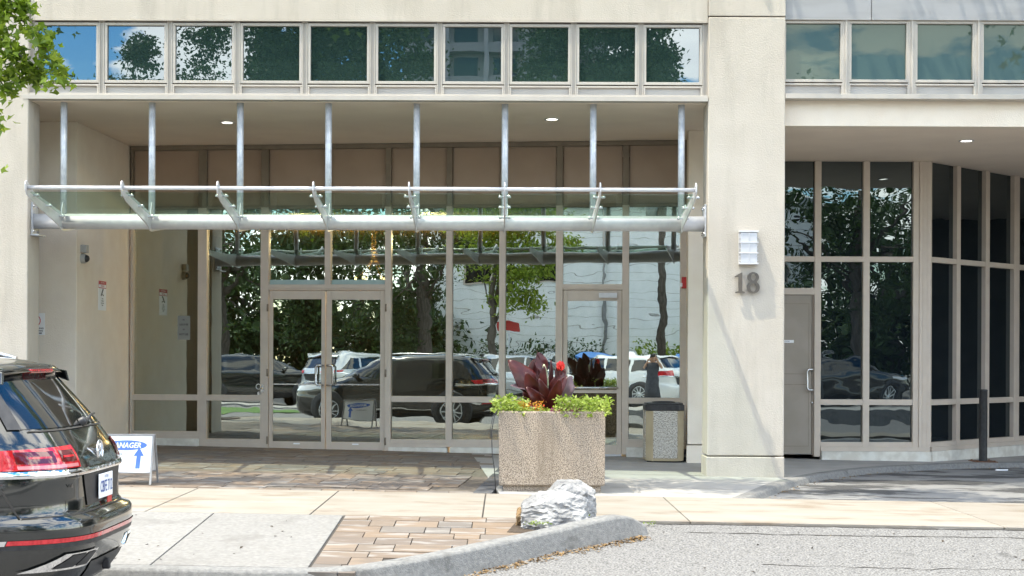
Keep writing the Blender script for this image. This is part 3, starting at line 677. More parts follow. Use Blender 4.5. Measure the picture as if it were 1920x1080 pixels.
for k in range(3):
    u0, u1 = Ru(rm[k][1]), Ru(rm[k + 1][0])
    bar(FR, 'pane', 'glass_right', u0, u1, zr2, RZT, -.055, -.04)
    bar(FR, 'rail', 'frame_taupe', u0 + .001, u1 - .001, zr1, zr2, -.09, .026)
    if k:
        bar(FR, 'pane', 'glass_right', u0, u1, zl2, zr1, -.055, -.04)
        bar(FR, 'rail', 'frame_taupe', u0 + .001, u1 - .001, zl1, zl2, -.09, .026)
        bar(FR, 'pane', 'glass_right', u0, u1, zs, zl1, -.055, -.04)
        bar(FR, 'sill_rail', 'frame_taupe', u0 + .001, u1 - .001, zs - .07, zs, -.09, .026)
    else:
        zdh = FR.Z(1500, 540)
        bar(FR, 'pane', 'glass_right', u0, u1, zdh, zr1, -.055, -.04)
bar(FR, 'sill_rail', 'frame_taupe', Ru(1538.5), cx1, zs - .135, zs - .071, -.09, .05)
bar(FR, 'base_kerb', 'plinth_white', Ru(1540), cx1 + .02, -.5, zs - .137, -.12, .06, bevel=.01)
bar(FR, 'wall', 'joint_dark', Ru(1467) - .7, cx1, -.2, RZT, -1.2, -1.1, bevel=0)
# plain metal door beside the pillar
zd0 = FR.Z(1500, 853)
bar(FR, 'door_head', 'frame_taupe', Ru(1469) - .6, Ru(1526.5), zdh - .10, zdh, -.09, .028)
bar(FR, 'door_jamb', 'frame_dark', Ru(1522.5), Ru(1526.3), zd0, zdh - .101, -.09, .012)
md = bar(FR, 'door', 'metal_door_paint', Ru(1469) - .62, Ru(1522), zd0 + .01, zdh - .105, -.05, .004)
def line(a, b_, c, d): return MB().box(Ru(a), Ru(b_), .0045, .007, FR.Z(1500, d), FR.Z(1500, c), fr=FR)
for q in ((1440, 1516.5, 569, 570), (1516, 1517, 569, 837), (1440, 1516, 700.5, 701.6), (1440, 1516, 720.5, 721.6), (1440, 1516.5, 836, 837)):
    line(*q).build('seam', 'frame_dark', md)
pull(md, FR, Ru(1523.5), Ru(1512), FR.Z(1515, 731), FR.Z(1515, 692.5), .085, .015)
MB().lathe(FR.w(Ru(1523), .004, FR.Z(1515, 755)), FR.v, [(0, .02), (.012, .018), (.014, 0)], 12).build('lock', 'steel', md)
lb = MB().box(Ru(1447), Ru(1488.5), .0046, .0075, FR.Z(1480, 642.8), FR.Z(1480, 637.5), fr=FR).build('label', 'white_sign', md)
text_mesh(MB(), FR, 'ELEC. ROOM', Ru(1469), FR.Z(1480, 640.2), .022, .0078).build('lettering', 'print_black', lb)
# ---- angled bay
cxp = FR.w(cx1, .0, 0); FBay = Frame(cxp.x, cxp.y - .0, R(42))
bm_ = [(1740.5, 1743.5), (1790.5, 1797.5), (1844.5, 1852), (1898, 1908), (1952, 1960), (2002, 2010)]
bz1, bz2 = zr1, zr2
def Bu(px): return FBay.U(px, 650)
for k, (a, b_) in enumerate(bm_):
    bar(FBay, 'mullion', 'frame_taupe', Bu(a), Bu(b_), zs - .07, RZT, -.1, .03)
    if k == 3: bar(FBay, 'mullion', 'frame_taupe', Bu(a) + .07, Bu(b_) - .07, zs - .07, RZT, .031, .035)
for k in range(5):
    u0, u1 = Bu(bm_[k][1]), Bu(bm_[k + 1][0])
    for z0, z1 in ((bz2, RZT), (zl2, bz1), (zs, zl1)): bar(FBay, 'pane', 'glass_right', u0, u1, z0, z1, -.055, -.04)
    bar(FBay, 'rail', 'frame_taupe', u0 + .001, u1 - .001, bz1, bz2, -.09, .026)
    bar(FBay, 'rail', 'frame_taupe', u0 + .001, u1 - .001, zl1, zl2, -.09, .026)
    bar(FBay, 'sill_rail', 'frame_taupe', u0 + .001, u1 - .001, zs - .07, zs, -.09, .026)
bar(FBay, 'sill_rail', 'frame_taupe', .0, Bu(2010), zs - .135, zs - .071, -.09, .05)
bar(FBay, 'base_kerb', 'plinth_white', .0, Bu(2010), -.5, zs - .137, -.12, .06, bevel=.01)
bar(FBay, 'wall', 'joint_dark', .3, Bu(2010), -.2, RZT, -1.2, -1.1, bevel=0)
# end of the covered drive
mat('garage_wall', (.06, .06, .06), (.09, .088, .085), .9, scale=2)
box('wall', 'garage_wall', bld, 15.7, 16, BY + .5, 33, -.5, RZ - .002)
box('wall', 'garage_wall', bld, 8, 16, 32.5, 33, -.5, RZ - .002)

# recessed downlights
DLH = []
for px, py, sf, lab in ((426, 229, CZ, 'round recessed downlight in the entrance ceiling, left of the two'), (1035, 223, CZ, 'round recessed downlight in the entrance ceiling, right of the two'), (1812, 263.5, RZ, 'round recessed downlight under the soffit over the driveway')):
    k = (sf - EYE) / (PY0 + (px - PX0) * math.sin(ROLL) - py); Y = k * FPX
    p = at(px, py, Y)
    t = thing('ceiling_light', lab, 'downlight', (p.x, p.y, sf), 'recessed downlights')
    MB().lathe((p.x, p.y, sf), (0, 0, -1), [(-.01, .10), (.012, .10), (.014, .094), (.012, .078), (.004, .076)], 28).build('trim_ring', 'white_paint_metal', t)
    MB().lathe((p.x, p.y, sf), (0, 0, -1), [(.003, .0775), (.006, .04), (.007, 0)], 24).build('lens', 'white_lamp', t)

# ------------------------------------------------------------------ canopy
CY = 18.34
cn = thing('entrance_canopy', 'glass entrance canopy on a thick silver tube, hung on eight slim posts over the doors', 'canopy', (-1.7, CY, 3.1))
zt_ = EYE + (665 - 418.5) / FPX * CY; tr = .098
ex0, ex1 = X1 + .02, X2 - .005
MB().tube([(ex0, CY, zt_), (ex1, CY, zt_)], tr, 32).build('tube', 'white_paint_metal', cn)
bx = [-5.63 + 1.1235 * i for i in range(8)]
RY = 16.93; rz = EYE + (665 - 355) / FPX * RY
MB().tube([(bx[0] + .0, RY, rz), (bx[-1], RY, rz)], .024, 14).build('front_rod', 'white_paint_metal', cn)
for x in bx:
    MB().tube([(x, CY + .0, zt_ + tr - .02), (x, CY, CZ + .01)], .042, 18).build('post', 'galvanised', cn)
prof = [(RY - .07, rz + .035), (RY - .045, rz + .075), (RY, rz + .085), (RY + .05, rz + .055), (RY + .25, rz - .03), (CY - .12, zt_ + .11), (CY, zt_ + .115), (CY + .5, zt_ + .08), (CY + 1.25, zt_ + .10), (CY + 1.3, zt_ + .06), (CY + 1.28, zt_ + .02), (CY + .5, zt_ - .06), (CY, zt_ - .125), (CY - .1, zt_ - .12), (CY - .25, zt_ - .06), (RY + .15, rz - .14), (RY - .02, rz - .075), (RY - .065, rz - .03)]
for i, x in enumerate(bx):
    br = MB().prism([(x - .008, y, z) for y, z in prof][::-1], (.016, 0, 0)).build('bracket', 'white_paint_metal', cn, .004)
    fr_ = Vector((0, CY - RY - .1, zt_ - rz)).normalized()
    for t in (.16, .5, .86):
        y = RY + (CY - RY) * t; z = rz + (zt_ + .05 - rz) * t - .035
        MB().box(x - .075, x + .075, y - .022, y + .022, z - .006, z + .014).build('clamp', 'galvanised', br, .003)
        f = MB()
        for s_ in (-1, 1): f.lathe((x + s_ * .055, y, z - .012), (0, 0, 1), [(0, .012), (.0, .014), (.034, .014), (.036, 0)], 8)
        f.build('bolt', 'steel', br)
    for s_ in (-1, 1):
        f = MB().prism([(x + s_ * .03, CY - .22, zt_ + .06), (x + s_ * .03, CY - .16, zt_ + .23), (x + s_ * .03, CY - .10, zt_ + .22), (x + s_ * .03, CY - .08, zt_ + .08)], (.010, 0, 0)) if s_ > 0 else None
        if f: f.build('lug', 'white_paint_metal', br, .002)
for i in range(7):
    a, b_ = bx[i] + .022, bx[i + 1] - .022
    f = MB(); th = .012
    y0, z0, y1, z1 = RY + .06, rz - .055, CY - .12, zt_ + .055
    f.add([(a, y0, z0), (b_, y0, z0), (b_, y1, z1), (a, y1, z1), (a, y0, z0 + th), (b_, y0, z0 + th), (b_, y1, z1 + th), (a, y1, z1 + th)], [(0, 3, 2, 1), (4, 5, 6, 7), (0, 1, 5, 4), (1, 2, 6, 5), (2, 3, 7, 6), (3, 0, 4, 7)])
    f.build('front_glass_panel', 'glass_canopy', cn)
    MB().box(a, b_, CY + .12, CY + 1.24, zt_ + .085, zt_ + .097).build('rear_glass_panel', 'glass_canopy', cn)
for x, s_ in ((X1 + .004, 1), (X2 - .004, -1)):
    e = MB().box(min(x, x + s_ * .02), max(x, x + s_ * .02), CY - .12, CY + .12, zt_ - .17, zt_ + .24).build('end_plate', 'galvanised', cn, .004)
    f = MB()
    for dy_, dz_ in ((-.08, -.13), (.08, -.13), (-.08, .19), (.08, .19)): f.lathe((x + s_ * .02, CY + dy_, zt_ + dz_), (s_, 0, 0), [(0, .018), (.015, .018), (.016, 0)], 8)
    f.build('bolt', 'steel', e)
MB().box(X1 + .004, X1 + .11, CY - .14, CY + .14, zt_ - .19, zt_ - .172).build('end_plate', 'galvanised', cn, .003)

# ------------------------------------------------------------------ wall lamp, number, alarms, cameras, signs
FP = Frame(0, BY - .03, 0)
u0, u1 = FP.U(1384.5), FP.U(1418); z0, z1 = FP.Z(1400, 496.5), FP.Z(1400, 434)
wlmp = thing('wall_lamp', 'white box wall lamp with a cage of ribs on the stucco pillar above the number', 'wall lamp', ((u0 + u1) / 2, BY - .03, z0))
MB().box(u0 - .004, u1 + .004, 0, .022, z0, z1, fr=FP).build('back_plate', 'white_paint_metal', wlmp, .003)
MB().box(u0 + .008, u1 - .008, .023, .105, z0 + .02, z1 - .02, fr=FP).build('shade', 'lamp_glass', wlmp, .01)
f = MB()
for i, t in enumerate((0, .333, .666, 1)):
    z = z0 + (z1 - z0 - .018) * t; hh = .020 if i in (0, 3) else .011
    f.box(u0 - .006, u1 + .006, .022, .115, z, z + hh, fr=FP)
f.box((u0 + u1) / 2 - .003, (u0 + u1) / 2 + .003, .107, .113, z0 + .02, z1 - .02, fr=FP)
for k in range(7):
    for uu in (u0 - .004, u1 - .004): f.box(uu, uu + .008, .03, .11, z0 + .045 + k * .048, z0 + .053 + k * .048, fr=FP)
f.build('cage', 'white_paint_metal', wlmp, .002)
num = thing('house_number', 'bronze street number 18 in raised serif figures on the stucco pillar', 'number', (FP.U(1400), BY - .03, FP.Z(1400, 550)))
def digit_plate(nm, pts_out, holes=()):
    bmx = bmesh.new()
    loops = [pts_out] + list(holes); es = []
    for lp in loops:
        vs = [bmx.verts.new((FP.w(u, .035, z))) for u, z in lp]
        for i in range(len(vs)): es.append(bmx.edges.new((vs[i], vs[(i + 1) % len(vs)])))
    r_ = bmesh.ops.triangle_fill(bmx, use_beauty=True, use_dissolve=False, edges=es, normal=(0, -1, 0))
    g_ = bmesh.ops.extrude_face_region(bmx, geom=list(bmx.faces)); mv = [v for v in g_['geom'] if isinstance(v, bmesh.types.BMVert)]
    bmesh.ops.translate(bmx, verts=mv, vec=(0, -.022, 0)); bmesh.ops.recalc_face_normals(bmx, faces=bmx.faces)
    me = bpy.data.meshes.new(nm); bmx.verts.ensure_lookup_table()
    org = WPOS[num.name]
    for v in bmx.verts: v.co -= org
    bmx.to_mesh(me); bmx.free(); me.materials.append(MATS['digit_bronze']); o = bpy.data.objects.new(nm, me); C.objects.link(o); o.parent = num; WPOS[o.name] = org.copy(); return o
du = FP.U; dz = lambda y: FP.Z(1400, y)
one = [(1377.5, 550), (1377.5, 547.5), (1382.2, 546.5), (1383.2, 545), (1383.2, 519.5), (1376.2, 521), (1375.8, 518.5), (1388.6, 511.5), (1390.3, 511.5), (1390.3, 545), (1391.3, 546.5), (1394.8, 547.5), (1394.8, 550)]
digit_plate('digit', [(du(a), dz(b_)) for a, b_ in one])
def ell(cx, cy, rx, ry, n=28, rev=False):
    p = [(cx + rx * math.cos(2 * math.pi * k / n), cy + ry * math.sin(2 * math.pi * k / n)) for k in range(n)]
    return p[::-1] if rev else p
o8 = []
for k in range(40):
    t = 2 * math.pi * k / 40; s_ = math.sin(t)
    cyy = 530.5; yy = cyy + 20 * s_
    # two stacked bowls, the lower one wider
    o8.append(None)
right = []
for k in range(21):
    y = 510.5 + 40 * k / 20
    a = max(0, 1 - ((y - 520.2) / 9.9) ** 2); b_ = max(0, 1 - ((y - 539.3) / 11.4) ** 2)
    right.append((max(10.6 * math.sqrt(a), 12.2 * math.sqrt(b_), 0.6 if k in (0, 20) else 6.5), y))
cx8 = 1410.8
out8 = [(cx8 + w_, y) for w_, y in right] + [(cx8 - w_, y) for w_, y in right[::-1]]
digit_plate('digit', [(du(a), dz(b_)) for a, b_ in out8], [[(du(a), dz(b_)) for a, b_ in ell(cx8, 520, 4.6, 6.2)], [(du(a), dz(b_)) for a, b_ in ell(cx8, 539.6, 5.4, 7.6)]])
f = MB()
for px, py in ((1386.5, 516), (1386.5, 545), (cx8 - 7.6, 524), (cx8 + 8.5, 545)): f.tube([FP.w(du(px), 0, dz(py)), FP.w(du(px), .036, dz(py))], .006, 8)
f.build('standoff', 'digit_bronze', num)

# fire alarm strobe by the right jamb
fa = thing('fire_alarm', 'small red fire alarm strobe on the jamb at the right end of the entrance glass', 'alarm', tuple(FL.w(Lu(1282), .03, Lz(1282, 541))))
MB().box(Lu(1277.5), Lu(1288), .031, .07, Lz(1282, 541), Lz(1282, 520), fr=FL).build('body', 'fire_red', fa, .008)
MB().box(Lu(1275), Lu(1279), .04, .085, Lz(1282, 538), Lz(1282, 531), fr=FL).build('strobe_lens', 'clear_lens', fa, .004)

# left side wall frame (faces +x)
FS = Frame(wl, 19.875, math.atan2(pL.y + .3 - 19.875, pL.x - wl))
# v must point to +x: for angle ~90deg v=(sin,-cos)=(1,0)
t = thing('security_camera', 'grey dome security camera under a junction box on the left entrance wall', 'camera', tuple(FS.w(.20, 0, 2.70)))
uc = FS.U(153, 480)
zc = FS.Z(153, 468)
MB().box(uc - .055, uc + .055, .0, .085, zc - .045, zc + .065, fr=FS).build('junction_box', 'camera_grey', t, .006)
MB().lathe(FS.w(uc, .0, zc - .125), FS.v, [(0, .068), (.05, .068), (.062, .06), (.063, .0)], 24).build('housing', 'camera_grey', t)
MB().lathe(FS.w(uc, .055, zc - .125), FS.v, [(0, .055), (.025, .05), (.045, .036), (.056, .015), (.058, 0)], 20).build('dome', 'black_plastic', t)
def plate(fr, u0, u1, z0, z1, name, lab, cat, m='white_sign', th=.004, group=None):
    t = thing(name, lab, cat, tuple(fr.w((u0 + u1) / 2, 0, z0)), group)
    MB().box(u0, u1, .0005, th, z0, z1, fr=fr).build('plate', m, t); return t
ua, ub = FS.U(184, 555), FS.U(198.5, 555); za, zb = FS.Z(191, 582), FS.Z(191, 527)
sg = plate(FS, ua, ub, za, zb, 'warning_sign', 'tall white camera warning sign with a red header on the left entrance wall', 'sign')
MB().box(ua, ub, .0045, .0055, zb - .105, zb, fr=FS).build('header', 'print_red', sg)
f = MB(); um = (ua + ub) / 2; hh = zb - za
text_mesh(f, FS, 'ATTENTION', um, zb - .024, .020, .006); 
f.build('lettering', 'white_sign', sg)
MB().box(ua + .012, ub - .012, .0057, .0062, zb - .095, zb - .052, fr=FS).build('header_panel', 'white_sign', sg)
f = MB(); text_mesh(f, FS, 'WARNING', um, zb - .073, .024, .0065, bold=.02); f.build('lettering', 'print_red', sg)
f = MB(); cz_ = zb - .165
f.prism([FS.w(um - .07, .005, cz_ - .045), FS.w(um - .04, .005, cz_ - .058), FS.w(um + .055, .005, cz_ + .045), FS.w(um + .02, .005, cz_ + .06)], FS.v * .001)
f.prism([FS.w(um + .0, .005, cz_ - .02), FS.w(um + .06, .005, cz_ - .04), FS.w(um + .065, .005, cz_ - .055), FS.w(um + .0, .005, cz_ - .04)], FS.v * .001); f.build('camera_symbol', 'print_black', sg)
for k, wd in enumerate(('These', 'Premises', 'Are Under', 'Video')): text_mesh(MB(), FS, wd, um, cz_ - .09 - k * .032, .022, .0055, bold=.03).build('lettering', 'print_black', sg)
FA = Frame(0, 19.86, 0)
ua, ub = FA.U(84) - .30, FA.U(84); za, zb = FA.Z(76, 628), FA.Z(76, 587)
sg = plate(FA, ua, ub, za, zb, 'prohibition_sign', 'white no-entry style sign with a red ring, half hidden behind the left pillar', 'sign')
um = (ua + ub) / 2
f = MB(); pts = [FA.w(um + .09 * math.cos(a), .005, zb - .105 + .085 * math.sin(a)) for a in [k * math.pi / 16 for k in range(33)]]; f.tube(pts, .006, 6)
f.tube([FA.w(um - .062, .005, zb - .045), FA.w(um + .062, .005, zb - .165)], .006, 6); f.build('ring', 'print_red', sg)
MB().prism([FA.w(um + .01, .004, zb - .10), FA.w(um + .06, .004, zb - .075), FA.w(um + .045, .004, zb - .10), FA.w(um + .07, .004, zb - .13)], FA.v * .002).build('symbol', 'print_black', sg)
for k, wd in enumerate(('NO LOITERING', 'NO PARKING', 'AT ANY TIME')): text_mesh(MB(), FA, wd, um + .01, zb - .21 - k * .034, .022, .0045, bold=.03, width=.25 - .02 * k).build('lettering', 'print_black', sg)
# notice stuck on the left glass pane
ua, ub = Lu(331.5), Lu(355); za, zb = Lz(343, 637), Lz(343, 592)
FLg = Frame(*(FL.w(0, -.04, 0).xy), -math.atan(.102))
sg = plate(FLg, ua, ub, za, zb, 'notice', 'grey notice with dark lettering stuck on the leftmost glass pane', 'notice', 'frost')
for k, (wd, h_) in enumerate((('In', .022), ('CASE OF FIRE', .03), ('DO', .022), ('NOT USE', .03))): text_mesh(MB(), FLg, wd, (ua + ub) / 2, zb - .06 - k * .075, h_, .0045, bold=.02, width=.03 if k in (0, 2) else .14).build('lettering', 'print_black', sg)
# keypad and lock by the door
t = thing('door_intercom', 'small steel key switch plate on the left jamb of the double door', 'key switch', tuple(FL.w(Lu(493), .03, Lz(493, 736))))
MB().box(Lu(490.5), Lu(496), .031, .045, Lz(493, 736), Lz(493, 721), fr=FL).build('plate', 'steel', t, .002)
MB().lathe(FL.w(Lu(493.2), .045, Lz(493, 728)), FL.v, [(0, .012), (.008, .011), (.009, 0)], 10).build('lock', 'brass', t)
t = thing('access_sticker', 'round white accessibility sticker on the glass left of the double door', 'sticker', tuple(FL.w(Lu(484), -.04, Lz(484, 742))))
MB().lathe(FL.w(Lu(484), -.039, Lz(484, 725)), FL.v, [(0, .045), (.001, .045), (.0012, .033)], 20).build('ring', 'white_sign', t)
MB().prism([FL.w(Lu(482.5), -.038, Lz(484, 742)), FL.w(Lu(486), -.038, Lz(484, 740)), FL.w(Lu(485), -.038, Lz(484, 734)), FL.w(Lu(482), -.038, Lz(484, 736))], FL.v * .001).build('symbol', 'white_sign', t)

# chandelier in the lobby
cp = FL.w(Lu(648), -2.2, 0)
t = thing('chandelier', 'thin brass chandelier hanging in the lobby behind the pane over the right door leaf', 'chandelier', (cp.x, cp.y, 2.75))
MB().lathe((cp.x, cp.y, 3.615), (0, 0, -1), [(0, .10), (.03, .09), (.05, .02)], 16).build('ceiling_rose', 'brass', t)
f = MB()
for k in range(6):
    a = k * math.pi / 3; r_ = .30; dxx, dyy = math.cos(a), math.sin(a)
    f.tube([(cp.x + dxx * .03, cp.y + dyy * .03, 3.6), (cp.x + dxx * .04, cp.y + dyy * .04, 3.05), (cp.x + dxx * .10, cp.y + dyy * .1, 2.92), (cp.x + dxx * .24, cp.y + dyy * .24, 2.76), (cp.x + dxx * .30, cp.y + dyy * .30, 2.72)], .0045, 6)
f.build('arms', 'brass', t)
for k in range(6):
    a = k * math.pi / 3
    MB().lathe((cp.x + math.cos(a) * .30, cp.y + math.sin(a) * .3, 2.70), (0, 0, 1), [(0, 0), (.0, .02), (.04, .018), (.05, 0)], 8).build('bulb', 'warm_lamp', t)
for i, (px, v_, w_) in enumerate(((512, -1.6, 'leftmost, over the left door leaf'), (527, -2.6, 'second from the left, over the left door leaf'), (772, -1.6, 'left of the pair right of the double door'), (782, -2.6, 'right of the pair right of the double door'))):
    q = FL.w(Lu(px) , v_, 3.62)
    t = thing('lobby_ceiling_light', 'warm lit ceiling light in the lobby, ' + w_, 'ceiling light', (q.x, q.y, 3.6), 'warm ceiling lights in the lobby')
    MB().lathe((q.x, q.y, 3.618), (0, 0, -1), [(0, .09), (.02, .085), (.022, 0)], 18).build('lens', 'warm_lamp', t)
    pd = bpy.data.lights.new('lobby_lamp', 'POINT'); pd.energy = 110; pd.color = (1, .75, .38); pd.shadow_soft_size = .005; po = bpy.data.objects.new('lobby_lamp', pd); C.objects.link(po); po.parent = t; po.location = (0, 0, -.28)
    MB().lathe((q.x, q.y, 3.618), (0, 0, -1), [(0, .11), (.012, .11), (.013, .09)], 18).build('trim_ring', 'brass', t)

# ------------------------------------------------------------------ bollard, litter bin, planter, rocks, A-frame sign
bp_ = at(1833, 856, 22.0); bxx, byy = bp_.x, 21.75; bz = G(bxx)
t = thing('bollard', 'black round steel bollard on a rusty base plate by the driveway kerb', 'bollard', (bxx, byy, bz))
MB().lathe((bxx, byy, bz), (0, 0, 1), [(.012, .061), (1.06, .061), (1.068, .064), (1.085, .064), (1.092, .05), (1.094, 0)], 28).build('post', 'black_plastic', t)
mat('rust', (.10, .045, .025), (.16, .075, .04), .9, scale=20)
MB().box(bxx - .17, bxx + .17, byy - .17, byy + .17, bz + .001, bz + .012).build('base_plate', 'rust', t, .002)
f = MB()
for a in (-1, 1):
    for c in (-1, 1): f.lathe((bxx + a * .13, byy + c * .13, bz + .012), (0, 0, 1), [(0, .016), (.014, .016), (.015, 0)], 6)
f.build('bolt', 'rust', t)

# litter bin: octagon with aggregate panels
bc = at(1247.5, 862, 20.35); cx, cy = bc.x, 20.62; gz = G(cx)
t = thing('litter_bin', 'beige litter bin with pebbled panels and black lid at the right glass', 'bin', (cx, cy, gz))
hw = .27; ch = .085
def octo(h, c): return [(-h + c, -h), (h - c, -h), (h, -h + c), (h, h - c), (h - c, h), (-h + c, h), (-h, h - c), (-h, -h + c)]
hb = .73
MB().prism([(cx + a, cy + b_, gz + .02) for a, b_ in octo(hw, ch)], (0, 0, hb - .02)).build('body', 'beige_plastic', t, .006)
MB().prism([(cx + a, cy + b_, gz) for a, b_ in octo(hw - .02, ch)], (0, 0, .03)).build('foot', 'black_plastic', t)
for k in range(4):
    a = k * math.pi / 2; fr_ = Frame(cx, cy, a)
    MB().box(-hw + ch + .015, hw - ch - .015, hw - .004, hw + .006, gz + .06, gz + hb - .0, fr=fr_).build('pebble_panel', 'aggregate_grey', t, .004)
lid = MB().prism([(cx + a, cy + b_, gz + hb + .002) for a, b_ in octo(hw + .008, ch)], (0, 0, .085)).build('lid', 'black_plastic', t, .01)
f = MB()
prev = octo(hw + .0, ch); 
f.prism([(cx + a, cy + b_, gz + hb + .0875) for a, b_ in octo(hw - .01, ch)], (0, 0, .02)); f.build('rim', 'black_plastic', lid, .006)
MB().lathe((cx, cy, gz + hb + .108), (0, 0, 1), [(0, .17), (.015, .165), (.02, .13), (.0, .12)], 28).build('opening', 'black_plastic', lid)
# small dark bait box between bin and wall
t = thing('door_stop', 'small black box on the ground between the litter bin and the wall', 'box', (cx + hw + .06, cy + .1, gz))
MB().box(cx + hw + .025, cx + hw + .10, cy - .02, cy + .22, gz, gz + .17).build('body', 'black_plastic', t, .01)
MB().box(cx + hw + .03, cx + hw + .095, cy - .024, cy + .0, gz + .06, gz + .10).build('cap', 'utility_grey', t, .004)

# planter
PY = 15.62; pw = at(935, 840, PY).x, at(1135, 840, PY).x; pgz = G(.5); ptop = at(1035, 771.5, PY).z
pl = thing('planter', 'big square planter of exposed pebble concrete full of leaves and flowers', 'planter', ((pw[0] + pw[1]) / 2, PY + .58, pgz))
mx_ = (pw[0] + pw[1]) / 2; hw2 = (pw[1] - pw[0]) / 2
f = MB(); zb0 = pgz + .07
rings = [(zb0, hw2 - .014), (zb0 + .01, hw2 - .004), (ptop - .012, hw2), (ptop, hw2 - .010), (ptop - .0, hw2 - .075), (ptop - .10, hw2 - .08)]
V = []; 
for z, h in rings: V += [(mx_ - h, PY + hw2 - h, z), (mx_ + h, PY + hw2 - h, z), (mx_ + h, PY + hw2 + h, z), (mx_ - h, PY + hw2 + h, z)]
Fc = [(3, 2, 1, 0)] + [(i * 4 + k, i * 4 + (k + 1) % 4, (i + 1) * 4 + (k + 1) % 4, (i + 1) * 4 + k) for i in range(5) for k in range(4)]
f.add(V, Fc); f.build('body', 'aggregate', pl, .01)
h = hw2 - .045; MB().box(mx_ - h, mx_ + h, PY + hw2 - h, PY + hw2 + h, pgz - .01, zb0 + .002).build('plinth', 'aggregate', pl, .005)
h = hw2 - .078; MB().box(mx_ - h, mx_ + h, PY + hw2 - h, PY + hw2 + h, ptop - .12, ptop - .045).build('soil', 'soil', pl)
# canna: big leaves, each a part
pc = Vector((at(1017, 770, PY + .5).x, PY + .5, ptop - .05))
ca = thing('canna_plant', 'tall canna with wide dark red leaves and a red flower in the planter', 'plant', tuple(pc))
def blade(base, tip, width, normal, curl=.1, fold=.25, m='leaf_canna', nm='leaf', wavy=.05, n=12, ncol=4, nar=1.0):
    base, tip = Vector(base), Vector(tip); ax = tip - base; Ln = ax.length; d = ax.normalized(); nr = Vector(normal); nr = (nr - d * nr.dot(d)).normalized(); sd_ = d.cross(nr)
    f = MB(); ph = random.random() * 6
    def P(u, t):
        w_ = width * (max(0.0, math.sin(math.pi * (t ** .8))) ** .75) * .5 * (1 - .0 * t) + .006
        s_ = (u - .5) * 2
        c = base + d * Ln * t + nr * (-curl * Ln * (t - .35) ** 2 * 2.2)
        return c + sd_ * s_ * w_ + nr * (fold * w_ * abs(s_) ** 1.5 + wavy * w_ * math.sin(ph + t * 11 + s_ * 1.5) * abs(s_))
    f.grid(P, ncol * 2, n)
    o = f.build(nm, m, ca); so = o.modifiers.new('s', 'SOLIDIFY'); so.thickness = .003
    return o
def cp_(px, py, dy_): 
    p = at(px, py, PY + .5 + dy_); return p
B0 = lambda dx_=0, dy_=0: pc + Vector((dx_, dy_, 0))
# (base px, base py, tip px, tip py, depth of tip, width, normal, material)
BL = [(1005, 742, 958, 672, -.02, .27, (.5, -1, .25), 'leaf_canna', .15), (1003, 745, 1003, 672, .12, .24, (.2, -1, .1), 'leaf_canna', .1),
      (1002, 740, 962, 716, -.1, .12, (0, -.5, 1), 'leaf_canna_pale', .2), (1008, 752, 1022, 688, -.12, .12, (.3, -1, .1), 'leaf_canna', .1),
      (1012, 752, 986, 700, -.16, .17, (-.3, -1, .2), 'leaf_canna', .1), (1020, 750, 1012, 664, .1, .10, (.2, -1, 0), 'leaf_canna', .1),
      (1020, 700, 1010, 660, .05, .14, (.1, -1, .1), 'leaf_canna', .05), (1022, 740, 1020, 684, -.1, .08, (0, -1, 0), 'leaf_variegated', .1),
      (1030, 745, 1035, 676, .0, .055, (.6, -1, 0), 'leaf_canna', .05), (1033, 750, 1058, 692, -.05, .16, (-.3, -1, .2), 'leaf_canna', .1),
      (1030, 762, 1060, 705, -.15, .15, (-.4, -1, .3), 'leaf_canna', .12), (1048, 752, 1073, 706, -.05, .17, (.4, -1, .4), 'leaf_canna_pale', .15),
      (1045, 760, 1076, 722, -.02, .13, (.3, -.8, .6), 'leaf_canna_pale', .2), (1028, 768, 1052, 712, -.2, .13, (.2, -1, .1), 'leaf_canna', .1),
      (1025, 768, 990, 728, -.2, .14, (-.2, -1, .3), 'leaf_canna', .15), (1035, 770, 1072, 748, -.2, .09, (0, -.6, 1), 'leaf_canna_pale', .2),
      (1030, 769, 986, 752, -.22, .09, (0, -.6, 1), 'leaf_canna', .2), (1032, 768, 1012, 712, -.2, .12, (0, -1, .2), 'leaf_canna', .1),
      (1050, 766, 1070, 738, .1, .14, (.3, -1, .3), 'leaf_canna', .12), (1000, 762, 985, 722, .15, .15, (0, -1, .3), 'leaf_canna', .12), (1015, 766, 1030, 718, .0, .14, (.3, -1, .1), 'leaf_canna', .1)]
for bpx, bpy_, tpx, tpy, dd, wd, nr, m, cl in BL:
    b0 = cp_(bpx, bpy_, dd * .3); t0 = cp_(tpx, tpy, dd)
    blade(b0, t0, wd * .95, nr, curl=cl, m=m, wavy=.12)
for px, py in ((1010, 735), (1020, 725), (1033, 715), (1042, 735), (1003, 748), (1026, 742)):
    a = cp_((px + 1020) / 2, 772, 0); b_ = cp_(px, py, 0); MB().tube([a, (a + b_) / 2 + Vector((.005, 0, 0)), b_], [.012, .010, .007], 8).build('stem', 'leaf_canna', ca)
MB().tube([cp_(1016, 690, .05), cp_(1011, 670, .04), cp_(1006, 656, .03)], [.008, .006, .002], 8).build('leaf_spike', 'leaf_canna', ca)
fl = []
for k in range(7):
    a = k * .9; c0 = cp_(1051, 692, -.02); t0 = cp_(1051 + 6 * math.cos(a), 684 + 6 * math.sin(a), -.06)
    blade(c0, t0, .05, (math.cos(a) * .3, -1, .4), curl=.3, m='petal_red', nm='petal', n=5, ncol=2)
MB().tube([cp_(1047, 735, -.02), cp_(1049, 705, -.02), cp_(1051, 690, -.02)], [.008, .006, .005], 7).build('stem', 'leaf_canna', ca)
blade(cp_(1046, 712, -.02), cp_(1048, 682, -.03), .07, (.2, -1, 0), m='leaf_canna', nm='leaf', curl=.05)

